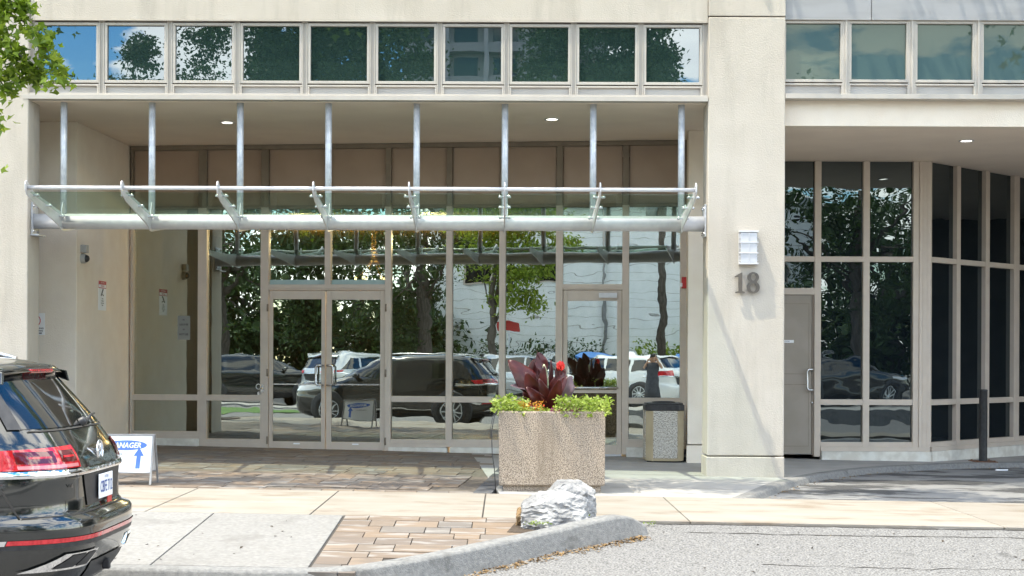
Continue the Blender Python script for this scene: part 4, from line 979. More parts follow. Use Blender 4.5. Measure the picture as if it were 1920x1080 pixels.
def low_plant(name, label, cat, mats, centre, spread, count, size, seed, shape=0):
    t = thing(name, label, cat, tuple(centre))
    rgx = random.Random(seed); pts = []
    for _ in range(count): pts.append((Vector(centre) + Vector((rgx.uniform(-1, 1) * spread[0], rgx.uniform(-1, 1) * spread[1], rgx.uniform(0, 1) ** 1.3 * spread[2])), .014, 3))
    leaves('foliage', mats, t, pts, size, .5, seed, shape)
    return t
zt0 = ptop - .02
low_plant('trailing_plant', 'lime green trailing foliage spilling over the left corner of the planter', 'plant', 'leaf_lime', (pw[0] + .13, PY + .28, zt0), (.19, .30, .15), 300, .042, 11)
low_plant('trailing_plant', 'lime green leafy foliage filling the right half of the planter', 'plant', 'leaf_lime', (pw[1] - .24, PY + .26, zt0 - .01), (.30, .30, .17), 520, .042, 12)
low_plant('trailing_plant', 'lime green foliage along the front middle of the planter', 'plant', 'leaf_lime', (pw[0] + .50, PY + .14, zt0), (.26, .10, .05), 130, .034, 13)
low_plant('flowering_plant', 'yellow and orange flowers left of the canna in the planter', 'flowers', 'petal_yellow', (pw[0] + .33, PY + .16, zt0 + .03), (.14, .10, .09), 120, .022, 14)
low_plant('flowering_plant', 'purple flowers at the foot of the canna near the planter front', 'flowers', 'petal_purple', (pw[0] + .70, PY + .06, zt0 + .0), (.14, .05, .04), 150, .022, 15)
low_plant('flowering_plant', 'crimson flower clump under the canna leaves at the middle of the planter', 'flowers', 'petal_red', (pw[0] + .45, PY + .16, zt0), (.05, .04, .08), 30, .022, 16)
# taller sprig at the left
t = thing('sprig', 'tall pale sprig of lime leaves above the left corner of the planter', 'plant', (pw[0] + .12, PY + .3, zt0))
p0 = Vector((pw[0] + .12, PY + .3, zt0)); p1 = at(953, 742, PY + .3)
MB().tube([p0, (p0 + p1) / 2, p1], [.005, .004, .002], 6).build('stem', 'moss', t)
leaves('foliage', 'leaf_lime', t, [(p0.lerp(p1, k / 9), .018, 9) for k in range(3, 10)], .045, .4, 5)
# thin black cable hanging down the left side of the planter
t_ = MB(); a = at(936, 772, PY + .02)
t_.tube([(pw[0] + .03, PY + .04, ptop + .012), (pw[0] - .01, PY + .02, ptop + .016), (pw[0] - .045, PY, ptop - .04), (pw[0] - .078, PY - .02, ptop - .22), (pw[0] - .07, PY - .03, ptop - .45), (pw[0] - .045, PY - .04, ptop - .62), (pw[0] - .03, PY - .04, pgz + .01)], .005, 6)
t_.tube([(pw[0] + .03, PY + .06, ptop + .012), (pw[0] - .012, PY + .04, ptop + .016), (pw[0] - .06, PY + .01, ptop - .04), (pw[0] - .094, PY - .02, ptop - .20), (pw[0] - .09, PY - .03, ptop - .30)], .003, 6)
tag(t_.build('cable', 'black_plastic'), 'thin black cable hanging down the left side of the planter', 'cable')

# rocks: rough-hewn blocks, cut by planes
def rock(name, label, m, c, dims, seed, cuts=14, rough=.035, parent=None):
    rgx = random.Random(seed); bmx = bmesh.new(); bmesh.ops.create_cube(bmx, size=2)
    bmesh.ops.subdivide_edges(bmx, edges=bmx.edges[:], cuts=1, use_grid_fill=True)
    for _ in range(cuts):
        nrm = Vector((rgx.uniform(-1, 1), rgx.uniform(-1, 1), rgx.uniform(-.6, 1))).normalized()
        dd = rgx.uniform(.88, 1.12)
        r_ = bmesh.ops.bisect_plane(bmx, geom=bmx.verts[:] + bmx.edges[:] + bmx.faces[:], plane_co=nrm * dd * 1.02, plane_no=nrm, clear_outer=True)
        ed = [e for e in bmx.edges if e.is_boundary]
        if ed: bmesh.ops.edgeloop_fill(bmx, edges=ed)
    bmesh.ops.triangulate(bmx, faces=bmx.faces[:])
    for _ in range(5):
        ee = [e for e in bmx.edges if e.calc_length() > .13]
        if not ee: break
        bmesh.ops.subdivide_edges(bmx, edges=ee, cuts=1); bmesh.ops.triangulate(bmx, faces=bmx.faces[:])
    bmesh.ops.recalc_face_normals(bmx, faces=bmx.faces)
    for v in bmx.verts:
        p = v.co * 1.7 + Vector((seed, 0, 0))
        v.co += v.normal * (mnoise.fractal(p, .8, 2.2, 5) * rough * 3 + abs(mnoise.noise(p * 2.1)) * rough * -2.5 + mnoise.fractal(p * 4, .7, 2, 4) * rough * .7)
        v.co = Vector((v.co.x * dims[0], v.co.y * dims[1], max(-.95, v.co.z) * dims[2]))
    me = bpy.data.meshes.new(name); bmx.to_mesh(me); bmx.free(); me.materials.append(MATS[m])
    o = bpy.data.objects.new(name, me); C.objects.link(o); o.location = c
    if label: tag(o, label, 'rock')
    return o
rk = at(1045, 985, 12.55)
rock('rock', 'large rough white boulder in front of the planter, lower block', 'rock_white', (.44, 12.62, .095), (.28, .20, .165), 4)
rock('rock', 'rough white boulder behind and right of the lower block, touching the kerb', 'rock_white', (.57, 12.92, .12), (.25, .17, .20), 9)
rock('rock', 'small tan stone leaning on the left end of the white boulder', 'rock_tan', (.165, 12.70, .03), (.06, .05, .085), 21, 8, .05)
poly_slab('soil_patch', 'soil', None, [(.02, 12.36), (.30, 12.28), (.62, 12.50), (.86, 12.74), (.80, 13.02), (.40, 13.05), (.10, 12.85)], lambda x, y: SW(x, y) + .006, .02)['kind'] = 'structure'
t = leaves('weeds', 'leaf_bright', None, [((.30, 12.36, .015), (.05, .02, .008), 60), ((.66, 12.68, .06), (.03, .015, .02), 50), ((.52, 12.5, .03), (.03, .01, .006), 20), ((1.32, 12.95, -.05), (.03, .02, .01), 30)], .022, .8, 31)
tag(t, 'small green weeds growing round the boulder and the kerb', 'weeds', kind='stuff')

# leaf litter in the gutters
rgx = random.Random(5); pts = []
for _ in range(560):
    i = rgx.randrange(18, len(KPs) - 4); p = KPs[i]; q = KPs[i + 1]; d = (Vector(q[:2]) - Vector(p[:2])).normalized(); nn = Vector((d.y, -d.x)); o_ = .215 + abs(rgx.gauss(0, .06)); s_ = rgx.random()
    x = p[0] + (q[0] - p[0]) * s_ + nn.x * o_; y = p[1] + (q[1] - p[1]) * s_ + nn.y * o_
    pts.append(((x, y, RD(x, y) + .006), (.012, .012, .002), 2))
for _ in range(110):
    i = rgx.randrange(2, 34); p = DKs[i]; q = DKs[i + 1]; d = (Vector(q[:2]) - Vector(p[:2])).normalized(); nn = Vector((d.y, -d.x)); o_ = .22 + abs(rgx.gauss(0, .06))
    x = p[0] + nn.x * o_; y = p[1] + nn.y * o_; pts.append(((x, y, DR(x, y) + .006), (.03, .03, .002), 2))
t = leaves('leaf_litter', 'leaf_litter', None, pts, .026, 1.5, 8); tag(t, 'dry brown leaf litter along the kerbs', 'leaf litter', kind='stuff')
# loose pebbles and specks
pts = [((rgx.uniform(-4.5, 4.5), rgx.uniform(10.3, 13), 0), 0, 1) for _ in range(90)]
pts = [((p[0][0], p[0][1], (RD if (p[0][0] > 1.3) else SW)(p[0][0], p[0][1]) + .003), (.0, .0, .0), 1) for p in pts if p[0][0] > 1.3 or p[0][0] < -1.5]
t = leaves('debris', 'soil', None, pts, .028, 1.5, 9); tag(t, 'dark crumbs of debris on the street and pavement', 'debris', kind='stuff')
# white scrap on the driveway
q = at(1870, 871, 21.2); t = MB().box(q.x - .09, q.x + .09, 21.0, 21.03, DR(q.x, 21) + .002, DR(q.x, 21) + .02).build('litter_stick', 'white_sign'); tag(t, 'white scrap stick lying on the dark driveway by the kerb', 'litter')

# A-frame sign
sx1 = at(288, 850, 15.65).x; swd = .62; sx0 = sx1 - swd; syt = 15.72; ztop = at(285, 814, 15.72).z; gz = G(sx0)
t = thing('sandwich_board', 'white sandwich board with a blue oval and an upward blue arrow behind the black car', 'sign', ((sx0 + sx1) / 2, syt, gz))
for s_, nm in ((-1, 'front'), (1, 'back')):
    yb = syt + s_ * .17; H = ztop - gz
    th = math.atan2(.17, H)
    def Q(u, v, h_, s_=s_):      # point on the leaning leaf: u across, v outwards, h_ up along the leaf (0 foot .. 1 top)
        return Vector((sx0 + u, syt + s_ * (.02 + .15 * (1 - h_)) + s_ * v, gz + H * h_))
    def slab(f, u0, u1, h0, h1, v0, v1):
        P = [Q(u0, v0, h0), Q(u1, v0, h0), Q(u1, v1, h0), Q(u0, v1, h0), Q(u0, v0, h1), Q(u1, v0, h1), Q(u1, v1, h1), Q(u0, v1, h1)]
        f.add(P, [(0, 3, 2, 1), (4, 5, 6, 7), (0, 1, 5, 4), (1, 2, 6, 5), (2, 3, 7, 6), (3, 0, 4, 7)] if s_ > 0 else [(0, 1, 2, 3), (4, 7, 6, 5), (0, 4, 5, 1), (1, 5, 6, 2), (2, 6, 7, 3), (3, 7, 4, 0)])
    f = MB(); slab(f, 0, .022, 0, 1, -.01, .012); slab(f, swd - .022, swd, 0, 1, -.01, .012); slab(f, .0225, swd - .0225, .965, 1, -.01, .012); slab(f, .0225, swd - .0225, .225, .25, -.01, .012)
    fm = f.build('frame', 'utility_grey', t, .003)
    f = MB(); slab(f, .0225, swd - .0225, .2505, .9645, -.004, .004); f.build('board', 'white_sign', t)
    f = MB(); n = 40; pts = []
    for k in range(n): a = 2 * math.pi * k / n; pts.append(Q(swd / 2 + (.235 * math.cos(a)) * (1 if s_ < 0 else -1), .0055, .78 + .10 * math.sin(a)))
    f.add(pts, [tuple(range(n))]); f.build('oval', 'print_blue', t)
    ar = [(-.0, .155), (.055, .06), (.022, .06), (.018, -.08), (-.032, -.08), (-.024, .06), (-.058, .06)]
    k_ = 1 if s_ < 0 else -1
    f = MB(); f.add([Q(swd / 2 + k_ * (.155 + a), .0055, .46 + b_ / .56) for a, b_ in ar], [tuple(range(7))]); f.build('arrow', 'print_blue', t)
    # lettering
    class LF:
        def w(self, u, v, z): return Q(u, v, z)
    f = MB(); me_f = LF()
    text_mesh(f, me_f, 'MANAGER', swd / 2, .78, .11, .0065, depth=.0, bold=.02, width=.345, shear=.2, flip=(s_ > 0)); f.build('lettering', 'white_sign', t)
    f = MB(); text_mesh(f, me_f, 'ON-SITE O', swd / 2 - k_ * .08, .60, .04, .0055, depth=0, width=.20, flip=(s_ > 0)); f.build('lettering', 'print_black', t)

# ------------------------------------------------------------------ cars
TAB = [  # z, x front, x rear, half width
    (.20, -2.28, 2.30, .84), (.26, -2.40, 2.40, .90), (.36, -2.48, 2.47, .945), (.50, -2.52, 2.53, .975), (.60, -2.53, 2.55, .985), (.672, -2.53, 2.545, .985), (.69, -2.53, 2.53, .983), (.705, -2.525, 2.47, .98),
    (.74, -2.52, 2.455, .98), (.88, -2.50, 2.455, .985), (.96, -2.44, 2.46, .975), (1.02, -2.30, 2.445, .965), (1.07, -1.95, 2.425, .955), (1.115, -1.40, 2.395, .94), (1.20, -1.24, 2.335, .91), (1.24, -1.18, 2.305, .895),
    (1.40, -.90, 2.165, .845), (1.55, -.60, 2.03, .79), (1.60, -.45, 1.975, .765), (1.64, -.20, 1.88, .72), (1.665, .1, 1.7, .62), (1.675, .5, 1.3, .4)]
def tabz(z):
    if z <= TAB[0][0]: return TAB[0][1:]
    for a, b_ in zip(TAB, TAB[1:]):
        if a[0] <= z <= b_[0]:
            k = (z - a[0]) / (b_[0] - a[0]); return tuple(a[i] + (b_[i] - a[i]) * k for i in (1, 2, 3))
    return TAB[-1][1:]
NE = 4.5
def CP(t, z, off=0):
    xf, xr, w_ = tabz(z); xc = (xf + xr) / 2; L_ = (xr - xf) / 2 + off; c, s_ = math.cos(t), math.sin(t)
    return Vector((xc + L_ * math.copysign(abs(c) ** (2 / NE), c), (w_ + off) * math.copysign(abs(s_) ** (2 / NE), s_), z))
def ty(y, z):      # angle of the rear-face point at half-width y
    w_ = tabz(z)[2]; q = max(-1, min(1, y / w_)); return math.asin(math.copysign(abs(q) ** (NE / 2), q))
def tx(x, z, side=-1):
    xf, xr, w_ = tabz(z); q = max(-1, min(1, (x - (xf + xr) / 2) / ((xr - xf) / 2))); a = math.acos(math.copysign(abs(q) ** (NE / 2), q)); return a * side
def patch(mb, tf0, tf1, z0, z1, off=.004, nu=12, nv=4):
    """tf0, tf1: functions z -> angle"""
    def P(u, v):
        z = z0(u) + (z1(u) - z0(u)) * v if callable(z0) else z0 + (z1 - z0) * v
        a, b_ = tf0(z), tf1(z); return CP(a + (b_ - a) * u, z, off)
    return mb.grid(P, nu, nv)
def rearp(name, m, par, y0, y1, z0, z1, off=.004, nu=14, nv=4, y0b=None, y1b=None):
    f = MB()
    def P(u, v):
        z = z0 + (z1 - z0) * v; a = y0 + ((y0 if y0b is None else y0b) - y0) * v; b_ = y1 + ((y1 if y1b is None else y1b) - y1) * v
        return CP(ty(a + (b_ - a) * u, z), z, off)
    f.grid(P, nu, nv); return f.build(name, m, par)
def sidep(name, m, par, side, xs, z0, z1, off=.004, nu=10, nv=4):
    """xs: (bottom x0, bottom x1, top x0, top x1)"""
    f = MB()
    def P(u, v):
        z = z0 + (z1 - z0) * v; a = xs[0] + (xs[2] - xs[0]) * v; b_ = xs[1] + (xs[3] - xs[1]) * v
        return CP(tx(a + (b_ - a) * (u if side > 0 else 1 - u), z, side), z, off)
    f.grid(P, nu, nv); return f.build(name, m, par)
def make_car(name, label, paint, detail=True, group=None):
    t = thing(name, label, 'car', (0, 0, 0), group)
    f = MB(); n = 96; zz = []
    for a, b_ in zip(TAB, TAB[1:]):
        k = 2 if b_[0] - a[0] > .07 else 1
        zz += [a[0] + (b_[0] - a[0]) * i / k for i in range(k)]
    zz.append(TAB[-1][0])
    V = []
    for z in zz:
        for k in range(n):
            # crowd the angles towards the corners so they stay round
            a = 2 * math.pi * k / n; q = a % (math.pi / 2) / (math.pi / 2); base = a - a % (math.pi / 2)
            q = q + .10 * math.sin(2 * math.pi * q) * -1; V.append(CP(base + q * math.pi / 2, z))
    Fc = [(i * n + k, i * n + (k + 1) % n, (i + 1) * n + (k + 1) % n, (i + 1) * n + k) for i in range(len(zz) - 1) for k in range(n)]
    f.add(V, Fc, True); f.f.append([(len(zz) - 1) * n + k for k in range(n)]); f.sm.append(True); f.mi.append(0); f.f.append([k for k in range(n)][::-1]); f.sm.append(False); f.mi.append(0)
    body = f.build('body', paint, t)
    # glass
    rearp('rear_window', 'auto_glass', t, -.70, .70, 1.235, 1.585, .006, y0b=-.60, y1b=.60, nv=8)
    for s_ in (-1, 1):
        sidep('side_window', 'auto_glass', t, s_, (-.95, .02, -.45, .02), 1.13, 1.53, .006)
        sidep('side_window', 'auto_glass', t, s_, (.10, 1.02, .10, .98), 1.13, 1.53, .006)
        sidep('side_window', 'auto_glass', t, s_, (1.12, 2.02, 1.10, 1.55), 1.14, 1.52, .006)
        sidep('rocker_trim', 'black_plastic', t, s_, (-2.2, 2.3, -2.2, 2.3), .21, .33, .008, 24, 2)
    f = MB(); f.grid(lambda u, v: CP(math.pi + (u - .5) * 2.0, 1.125 + .45 * v, .006), 14, 6); f.build('windscreen', 'auto_glass', t)
    # wheels
    for wx in (-1.52, 1.46):
        for s_ in (-1, 1):
            MB().lathe((wx, s_ * .72, .385), (0, s_, 0), [(0, .455), (.268, .455), (.275, .44), (.262, .0)], 36).build('wheel_arch', 'black_plastic', t)
            wh = MB().lathe((wx, s_ * .74, .375), (0, s_, 0), [(.0, .33), (.02, .365), (.05, .378), (.22, .378), (.25, .365), (.262, .33), (.262, .27), (.24, .262)], 36).build('wheel', 'rubber', t)
            f = MB().lathe((wx, s_ * .74, .375), (0, s_, 0), [(.24, .262), (.262, .262), (.262, .245), (.2, .235), (.2, .06), (.262, .055), (.266, 0)], 36)
            for k in range(10):
                a = k * math.pi / 5; d = Vector((math.cos(a), 0, math.sin(a))); q = Vector((-d.z, 0, d.x)); o_ = Vector((wx, s_ * .995, .375))
                f.prism([o_ + d * .05 - q * .018, o_ + d * .05 + q * .018, o_ + d * .25 + q * .012 , o_ + d * .25 - q * .012], (0, -s_ * .03, 0))
            f.build('rim', 'silver_paint', wh)
    # lamps
    for s_ in (-1, 1):
        f = MB(); f.grid(lambda u, v: CP(math.pi - s_ * (.22 + .95 * u), .84 + .10 * v + .02 * u, .006), 10, 3); f.build('headlight', 'clear_lens', t)
        f = MB(); f.grid(lambda u, v: CP(math.pi - s_ * .5 * (1 - u) , .6 + .06 * v, .005), 6, 2)
    f = MB(); f.grid(lambda u, v: CP(math.pi + (u - .5) * .9, .55 + .38 * v, .005), 12, 5); f.build('grille', 'black_plastic', t)
    f = MB(); f.grid(lambda u, v: CP(math.pi + (u - .5) * 1.0, .72 + .02 * v, .008), 12, 1); f.build('grille_bar', 'chrome', t)
    for s_ in (-1, 1):
        def tl(u, v, s_=s_):
            z = .995 + (.135 - .02 * u) * v; a = ty(.43, z); b_ = tx(1.88 + .10 * (1 - v), z, 1); return CP(s_ * (a + (b_ - a) * u), z, .010)
        tl_ = MB().grid(tl, 22, 5).build('taillight', 'red_lens', t)
        if detail:
            for (y0, y1, z0, z1, mm, nm) in ((.46, .60, 1.035, 1.105, 'dark_lens', 'lamp_cell'), (.635, .80, 1.035, 1.105, 'dark_lens', 'lamp_cell'), (.46, .80, 1.002, 1.022, 'pink_lens', 'light_strip')):
                rearp(nm, mm, tl_, s_ * y0, s_ * y1, z0, z1, .0135, 8, 2)
            for y0 in (.48, .66): rearp('light_bar', 'pink_lens' if s_ > 2 else 'red_lens', tl_, s_ * y0, s_ * (y0 + .10), 1.062, 1.074, .0155, 5, 1)
        f = MB(); s2 = MB()
        sidep('side_moulding', 'black_plastic' if not detail else 'chrome', t, s_, (-1.0, 1.0, -1.0, 1.0), .38, .395, .012, 12, 1)
    # mirrors
    for s_ in (-1, 1):
        MB().lathe((-.85, s_ * .98, 1.16), (0, s_, .0), [(-.06, .03), (0, .08), (.12, .085), (.16, .06), (.17, 0)], 12).build('mirror', paint, t)
    # spoiler
    def sp(u, v):
        y = (u - .5) * 1.34; e = abs(u - .5) * 2; back = 2.075 - .10 * e ** 4; 
        if v < .5: x = 1.84 + (back - 1.84) * v * 2; z = 1.648 - .035 * v * 2 - .03 * e ** 3
        else: x = back - .005 + (1.93 - back) * (v - .5) * 2; z = 1.575 + .0 * v - .03 * e ** 3 + (.0 if v > .6 else .0)
        return Vector((x, y, z))
    MB().grid(sp, 24, 8, True).build('spoiler', paint, t, .0)
    MB().box(2.0, 2.066, -.22, .22, 1.565, 1.59).build('brake_light', 'dark_lens' if not detail else 'red_lens', t, .006)
    if detail:
        for s_ in (-1, 1):   # underside wings of the spoiler
            f = MB(); f.prism([(1.90, s_ * .60, 1.60), (2.03, s_ * .605, 1.575), (2.04, s_ * .64, 1.50), (1.95, s_ * .66, 1.53)], (0, s_ * .035, 0)); f.build('spoiler_wing', paint, t, .006)
            f = MB()
            def pil(u, v, s_=s_):
                z = 1.235 + .34 * v; y0 = .70 - .10 * v; return CP(s_ * (ty(y0, z) + (ty(y0 + .05, z) - ty(y0, z)) * u), z, .011)
            MB().grid(pil, 4, 8).build('pillar_trim', 'black_plastic', t)
    # chrome strip, right round the back
    f = MB(); f.grid(lambda u, v: CP((u - .5) * 2 * ty(.95, .95), .945 + .040 * v + .008 * abs(u - .5), .013 + .004 * math.sin(v * math.pi)), 40, 4); f.build('chrome_strip', 'chrome', t)
    # plate recess and plate
    rearp('plate_recess', 'black_plastic', t, -.33, .33, .745, .94, .007, y0b=-.40, y1b=.40)
    FRr = Frame(2.478, 0, R(90))
    if detail:
        pz = .845
        pt = MB().box(-.155, .155, -.004, .004, pz - .078, pz + .078, fr=FRr).build('number_plate', 'white_sign', t, .004)
        text_mesh(MB(), FRr, 'CBFE 712', 0, pz - .004, .075, .0045, width=.27, bold=.01).build('lettering', 'plate_blue', pt)
        text_mesh(MB(), FRr, 'ONTARIO', 0, pz + .057, .018, .0045, width=.09).build('lettering', 'plate_blue', pt)
        MB().box(.03, .13, .0, .005, pz - .118, pz - .079, fr=FRr).build('sticker', 'fire_red', pt)
        # round emblem with the two stacked letters
        ez = 1.065; ex = CP(0, ez, .008).x; em = MB()
        FE = Frame(ex, 0, R(90))
        em.tube([FE.w(.066 * math.cos(a), .004, ez + .066 * math.sin(a)) for a in [k * math.pi / 18 for k in range(37)]], .007, 8)
        for sgn in (-1, 1):
            em.tube([FE.w(sgn * .030, .004, ez + .056), FE.w(0, .004, ez + .006)], .005, 6)
            em.tube([FE.w(sgn * .054, .004, ez + .036), FE.w(sgn * .027, .004, ez - .050), FE.w(0, .004, ez - .004)], .005, 6)
        em.build('emblem', 'chrome', t)
        text_mesh(MB(), Frame(CP(0, .965).x + .02, 0, R(90)), 'A T L A S', 0, .967, .024, .0, width=.42, bold=.02).build('badge', 'white_paint_metal', t)
        text_mesh(MB(), Frame(CP(ty(-.55, .88), .88).x + .008, 0, R(90)), 'V6', -.55, .885, .022, .0, width=.055, bold=.02).build('badge', 'chrome', t)
        # tailgate shut lines
        rearp('shut_line', 'joint_dark', t, -.68, .68, 1.218, 1.226, .0075, 20, 1)
        for s_ in (-1, 1): rearp('shut_line', 'joint_dark', t, s_ * .80, s_ * .806, .715, .94, .006, 2, 8, s_ * .86, s_ * .866)
        rearp('shut_line', 'joint_dark', t, -.80, .80, .708, .716, .006, 24, 1)
        # bumper: red reflector, chrome tips, exhaust trims, diffuser
        rearp('reflector', 'red_lens', t, -.86, .86, .558, .585, .007, 34, 1)
        rearp('bumper_trim', 'black_plastic', t, -.93, .93, .528, .556, .006, 34, 1)
        for s_ in (-1, 1):
            f = MB(); 
            def ct(u, v, s_=s_): z = .555 + .03 * v; a = ty(.862, z); b_ = tx(1.9, z, 1); return CP(s_ * (a + (b_ - a) * u), z, .007)
            MB().grid(ct, 12, 1).build('bumper_chrome', 'chrome', t)
            rearp('exhaust_trim', 'chrome', t, s_ * .80, s_ * .42, .385, .485, .014, 12, 4, s_ * .66, s_ * .33)
            rearp('exhaust_mouth', 'black_plastic', t, s_ * .70, s_ * .575, .398, .472, .018, 5, 3, s_ * .61, s_ * .485)
            rearp('exhaust_mouth', 'black_plastic', t, s_ * .56, s_ * .44, .398, .472, .018, 5, 3, s_ * .47, s_ * .36)
        rearp('diffuser', 'black_plastic', t, -.36, .36, .24, .40, .008, 12, 4)
        MB().box(2.46, 2.51, -.02, .02, .30, .37).build('tow_hook', 'black_plastic', t, .01)
        # wiper
        w0 = CP(ty(.02, 1.25), 1.25, .02); w1 = CP(ty(.50, 1.285), 1.285, .022)
        MB().lathe(w0, (1, 0, .6), [(-.01, .03), (.02, .028), (.035, .016), (.036, 0)], 12).build('wiper_hub', 'black_plastic', t)
        MB().tube([w0 + Vector((.02, 0, 0)), (w0 + w1) / 2 + Vector((.02, 0, .02)), w1], [.014, .010, .006], 8).build('wiper', 'black_plastic', t)
        # roof rails
        for s_ in (-1, 1): MB().tube([(-.1, s_ * .66, 1.66), (0, s_ * .67, 1.70), (1.5, s_ * .66, 1.70), (1.68, s_ * .64, 1.652)], .018, 8).build('roof_rail', 'steel', t)
    return t
def copy_tree(o, parent=None):
    c = o.copy(); C.objects.link(c); c.parent = parent
    for ch in list(o.children): copy_tree(ch, c)
    return c
car = make_car('parked_car', 'black SUV parked at the left, its tailgate with chrome strip towards the doors', 'black_paint')
car.location = (-5.06, 9.32, -.235)
othergroup = 'cars parked across the street'
kinds = {p: make_car('parked_car', 'x', p, False, othergroup) for p in ('black_paint', 'silver_paint', 'white_paint')}
spots = [('black_paint', -13.4, -2.2, 150, 'black SUV across the street mirrored in the glass left of the doors'), ('silver_paint', -10.2, -4.0, 115, 'silver SUV across the street mirrored in the double doors'),
         ('white_paint', -1.5, -3.6, 25, 'white SUV behind the photographer mirrored in the right glass'), ('white_paint', 1.9, -6.4, 60, 'white SUV farther back mirrored at the right end of the glass'),
         ('silver_paint', -4.6, -6.4, 200, 'silver SUV mirrored in the single door'), ('black_paint', 11.2, -5.5, 160, 'black SUV mirrored in the dark glass right of the pillar')]
used = set()
for p, x, y, a, lab in spots:
    o = kinds[p] if p not in used else copy_tree(kinds[p]); used.add(p)
    o.location = (x, y, -.18); o.rotation_euler = (0, 0, R(a)); o['label'] = lab; o['group'] = othergroup

# ------------------------------------------------------------------ the photographer
def person():
    t = thing('person', 'person in a long dark dress holding a camera to the face, mirrored in the glass', 'person', (0, -.28, -.16))
    z0 = -.16; J = {}; 
    pts = [('pelvis', (0, -.30, .92), .15), ('waist', (0, -.30, 1.08), .125), ('chest', (0, -.30, 1.30), .15), ('neck', (0, -.29, 1.44), .055), ('head0', (0, -.27, 1.50), .07), ('head', (0, -.25, 1.60), .095), ('crown', (0, -.27, 1.66), .075),
           ('shl', (-.17, -.30, 1.38), .06), ('ell', (-.27, -.20, 1.20), .042), ('hal', (-.09, -.06, 1.55), .03), ('shr', (.17, -.30, 1.38), .06), ('elr', (.27, -.20, 1.20), .042), ('har', (.09, -.06, 1.55), .03),
           ('hl', (-.09, -.30, .86), .10), ('kl', (-.10, -.29, .48), .065), ('al', (-.10, -.31, .10), .042), ('tl', (-.10, -.18, .03), .035), ('hr', (.09, -.30, .86), .10), ('kr', (.10, -.29, .48), .065), ('ar', (.10, -.31, .10), .042), ('tr', (.10, -.18, .03), .035)]
    ix = {p[0]: i for i, p in enumerate(pts)}
    ed = [('pelvis', 'waist'), ('waist', 'chest'), ('chest', 'neck'), ('neck', 'head0'), ('head0', 'head'), ('head', 'crown'), ('chest', 'shl'), ('shl', 'ell'), ('ell', 'hal'), ('chest', 'shr'), ('shr', 'elr'), ('elr', 'har'), ('pelvis', 'hl'), ('hl', 'kl'), ('kl', 'al'), ('al', 'tl'), ('pelvis', 'hr'), ('hr', 'kr'), ('kr', 'ar'), ('ar', 'tr')]
    me = bpy.data.meshes.new('body'); me.from_pydata([(p[1][0], p[1][1] + .28, p[1][2] * 1.0 - 0) for p in pts], [(ix[a], ix[b_]) for a, b_ in ed], [])
    o = bpy.data.objects.new('body', me); C.objects.link(o); o.parent = t; me.materials.append(MATS['skin'])
    sk = o.modifiers.new('skin', 'SKIN'); o.modifiers.new('sub', 'SUBSURF').levels = 2; o.modifiers['sub'].render_levels = 2
    for i, p in enumerate(pts): me.skin_vertices[0].data[i].radius = (p[2], p[2])
    me.skin_vertices[0].data[0].use_root = True
    WPOS['pb'] = Vector((0, -.28, -.16))
    f = MB(); prof = [(1.42, .10, .07), (1.36, .185, .115), (1.28, .19, .15), (1.08, .155, .14), (.92, .185, .175), (.6, .21, .20), (.28, .25, .23), (.275, .0, .0)]
    n = 28; V = []
    for z, a, b_ in prof:
        for k in range(n):
            q = 2 * math.pi * k / n; w_ = 1 + (.06 * math.sin(q * 7) if z < .9 else 0); V.append((a * w_ * math.cos(q), -.30 + b_ * w_ * math.sin(q), z + z0))
    f.add(V, [(i * n + k, (i + 1) * n + k, (i + 1) * n + (k + 1) % n, i * n + (k + 1) % n) for i in range(len(prof) - 1) for k in range(n)], True); f.build('dress', 'dress', t)
    f = MB().lathe((0, -.33, 1.42 + z0), (0, .12, 1), [(0, .03), (.05, .085), (.15, .112), (.24, .085), (.275, 0)], 18); f.build('hair', 'hair', t)
    for s_ in (-1, 1):
        for k in range(4):
            a = Vector((s_ * .085, -.075, 1.54 + z0 - .0 - k * .02)); f = MB().tube([a + Vector((0, 0, 0)), a + Vector((-s_ * .02, .05, .01)), a + Vector((-s_ * .045, .055, .012))], [.009, .009, .007], 8); f.build('finger', 'skin', t)
        a = Vector((s_ * .08, -.09, 1.50 + z0)); MB().tube([a, a + Vector((-s_ * .03, .0, .02)), a + Vector((-s_ * .05, .01, .025))], [.011, .010, .008], 8).build('thumb', 'skin', t)
    c = thing('hand_camera', 'black camera held in both hands by the photographer', 'camera', (0, -.10, EYE - .04))
    MB().box(-.07, .07, -.12, -.06, EYE - .055, EYE + .045).build('body', 'black_plastic', c, .008)
    MB().lathe((0, -.06, EYE), (0, 1, 0), [(0, .036), (.045, .036), (.048, .03), (.03, .0)], 20).build('lens_barrel', 'black_plastic', c)
person()

# ------------------------------------------------------------------ across the street (seen in the glass)
wb = thing('white_brick_building', 'white painted brick building across the street, mirrored in the right glass', 'building', (-2, -22, -.18))
MB().box(-12.5, 14, -34, -22, -.5, 8.2).build('wall', 'brick_white', wb)
for i in range(20):
    z = .35 + i * .4
    MB().box(-12.5, 14, -21.999, -21.994, z, z + .02).build('brick_course', 'panel_light', wb)
for x in (-10.9, -7.6, 3.6, 8.0, 11.5):
    w_ = MB().box(x, x + 1.3, -21.99, -21.93, 4.6, 6.2).build('window', 'frame_taupe', wb); MB().box(x + .1, x + 1.2, -21.93, -21.92, 4.7, 6.1).build('pane', 'auto_glass', w_)
for x in (-4.4, 1.4):
    MB().tube([(x, -21.9, 0), (x, -21.9, 8.2)], .06, 8).build('drainpipe', 'utility_grey', wb)
MB().box(-12.7, 14.2, -34.2, -21.8, 8.2, 8.45).build('parapet', 'tower_wall', wb)
tw = thing('apartment_tower', 'grey concrete apartment tower with balconies, mirrored in the middle upper windows', 'building', (-1, -95, 0))
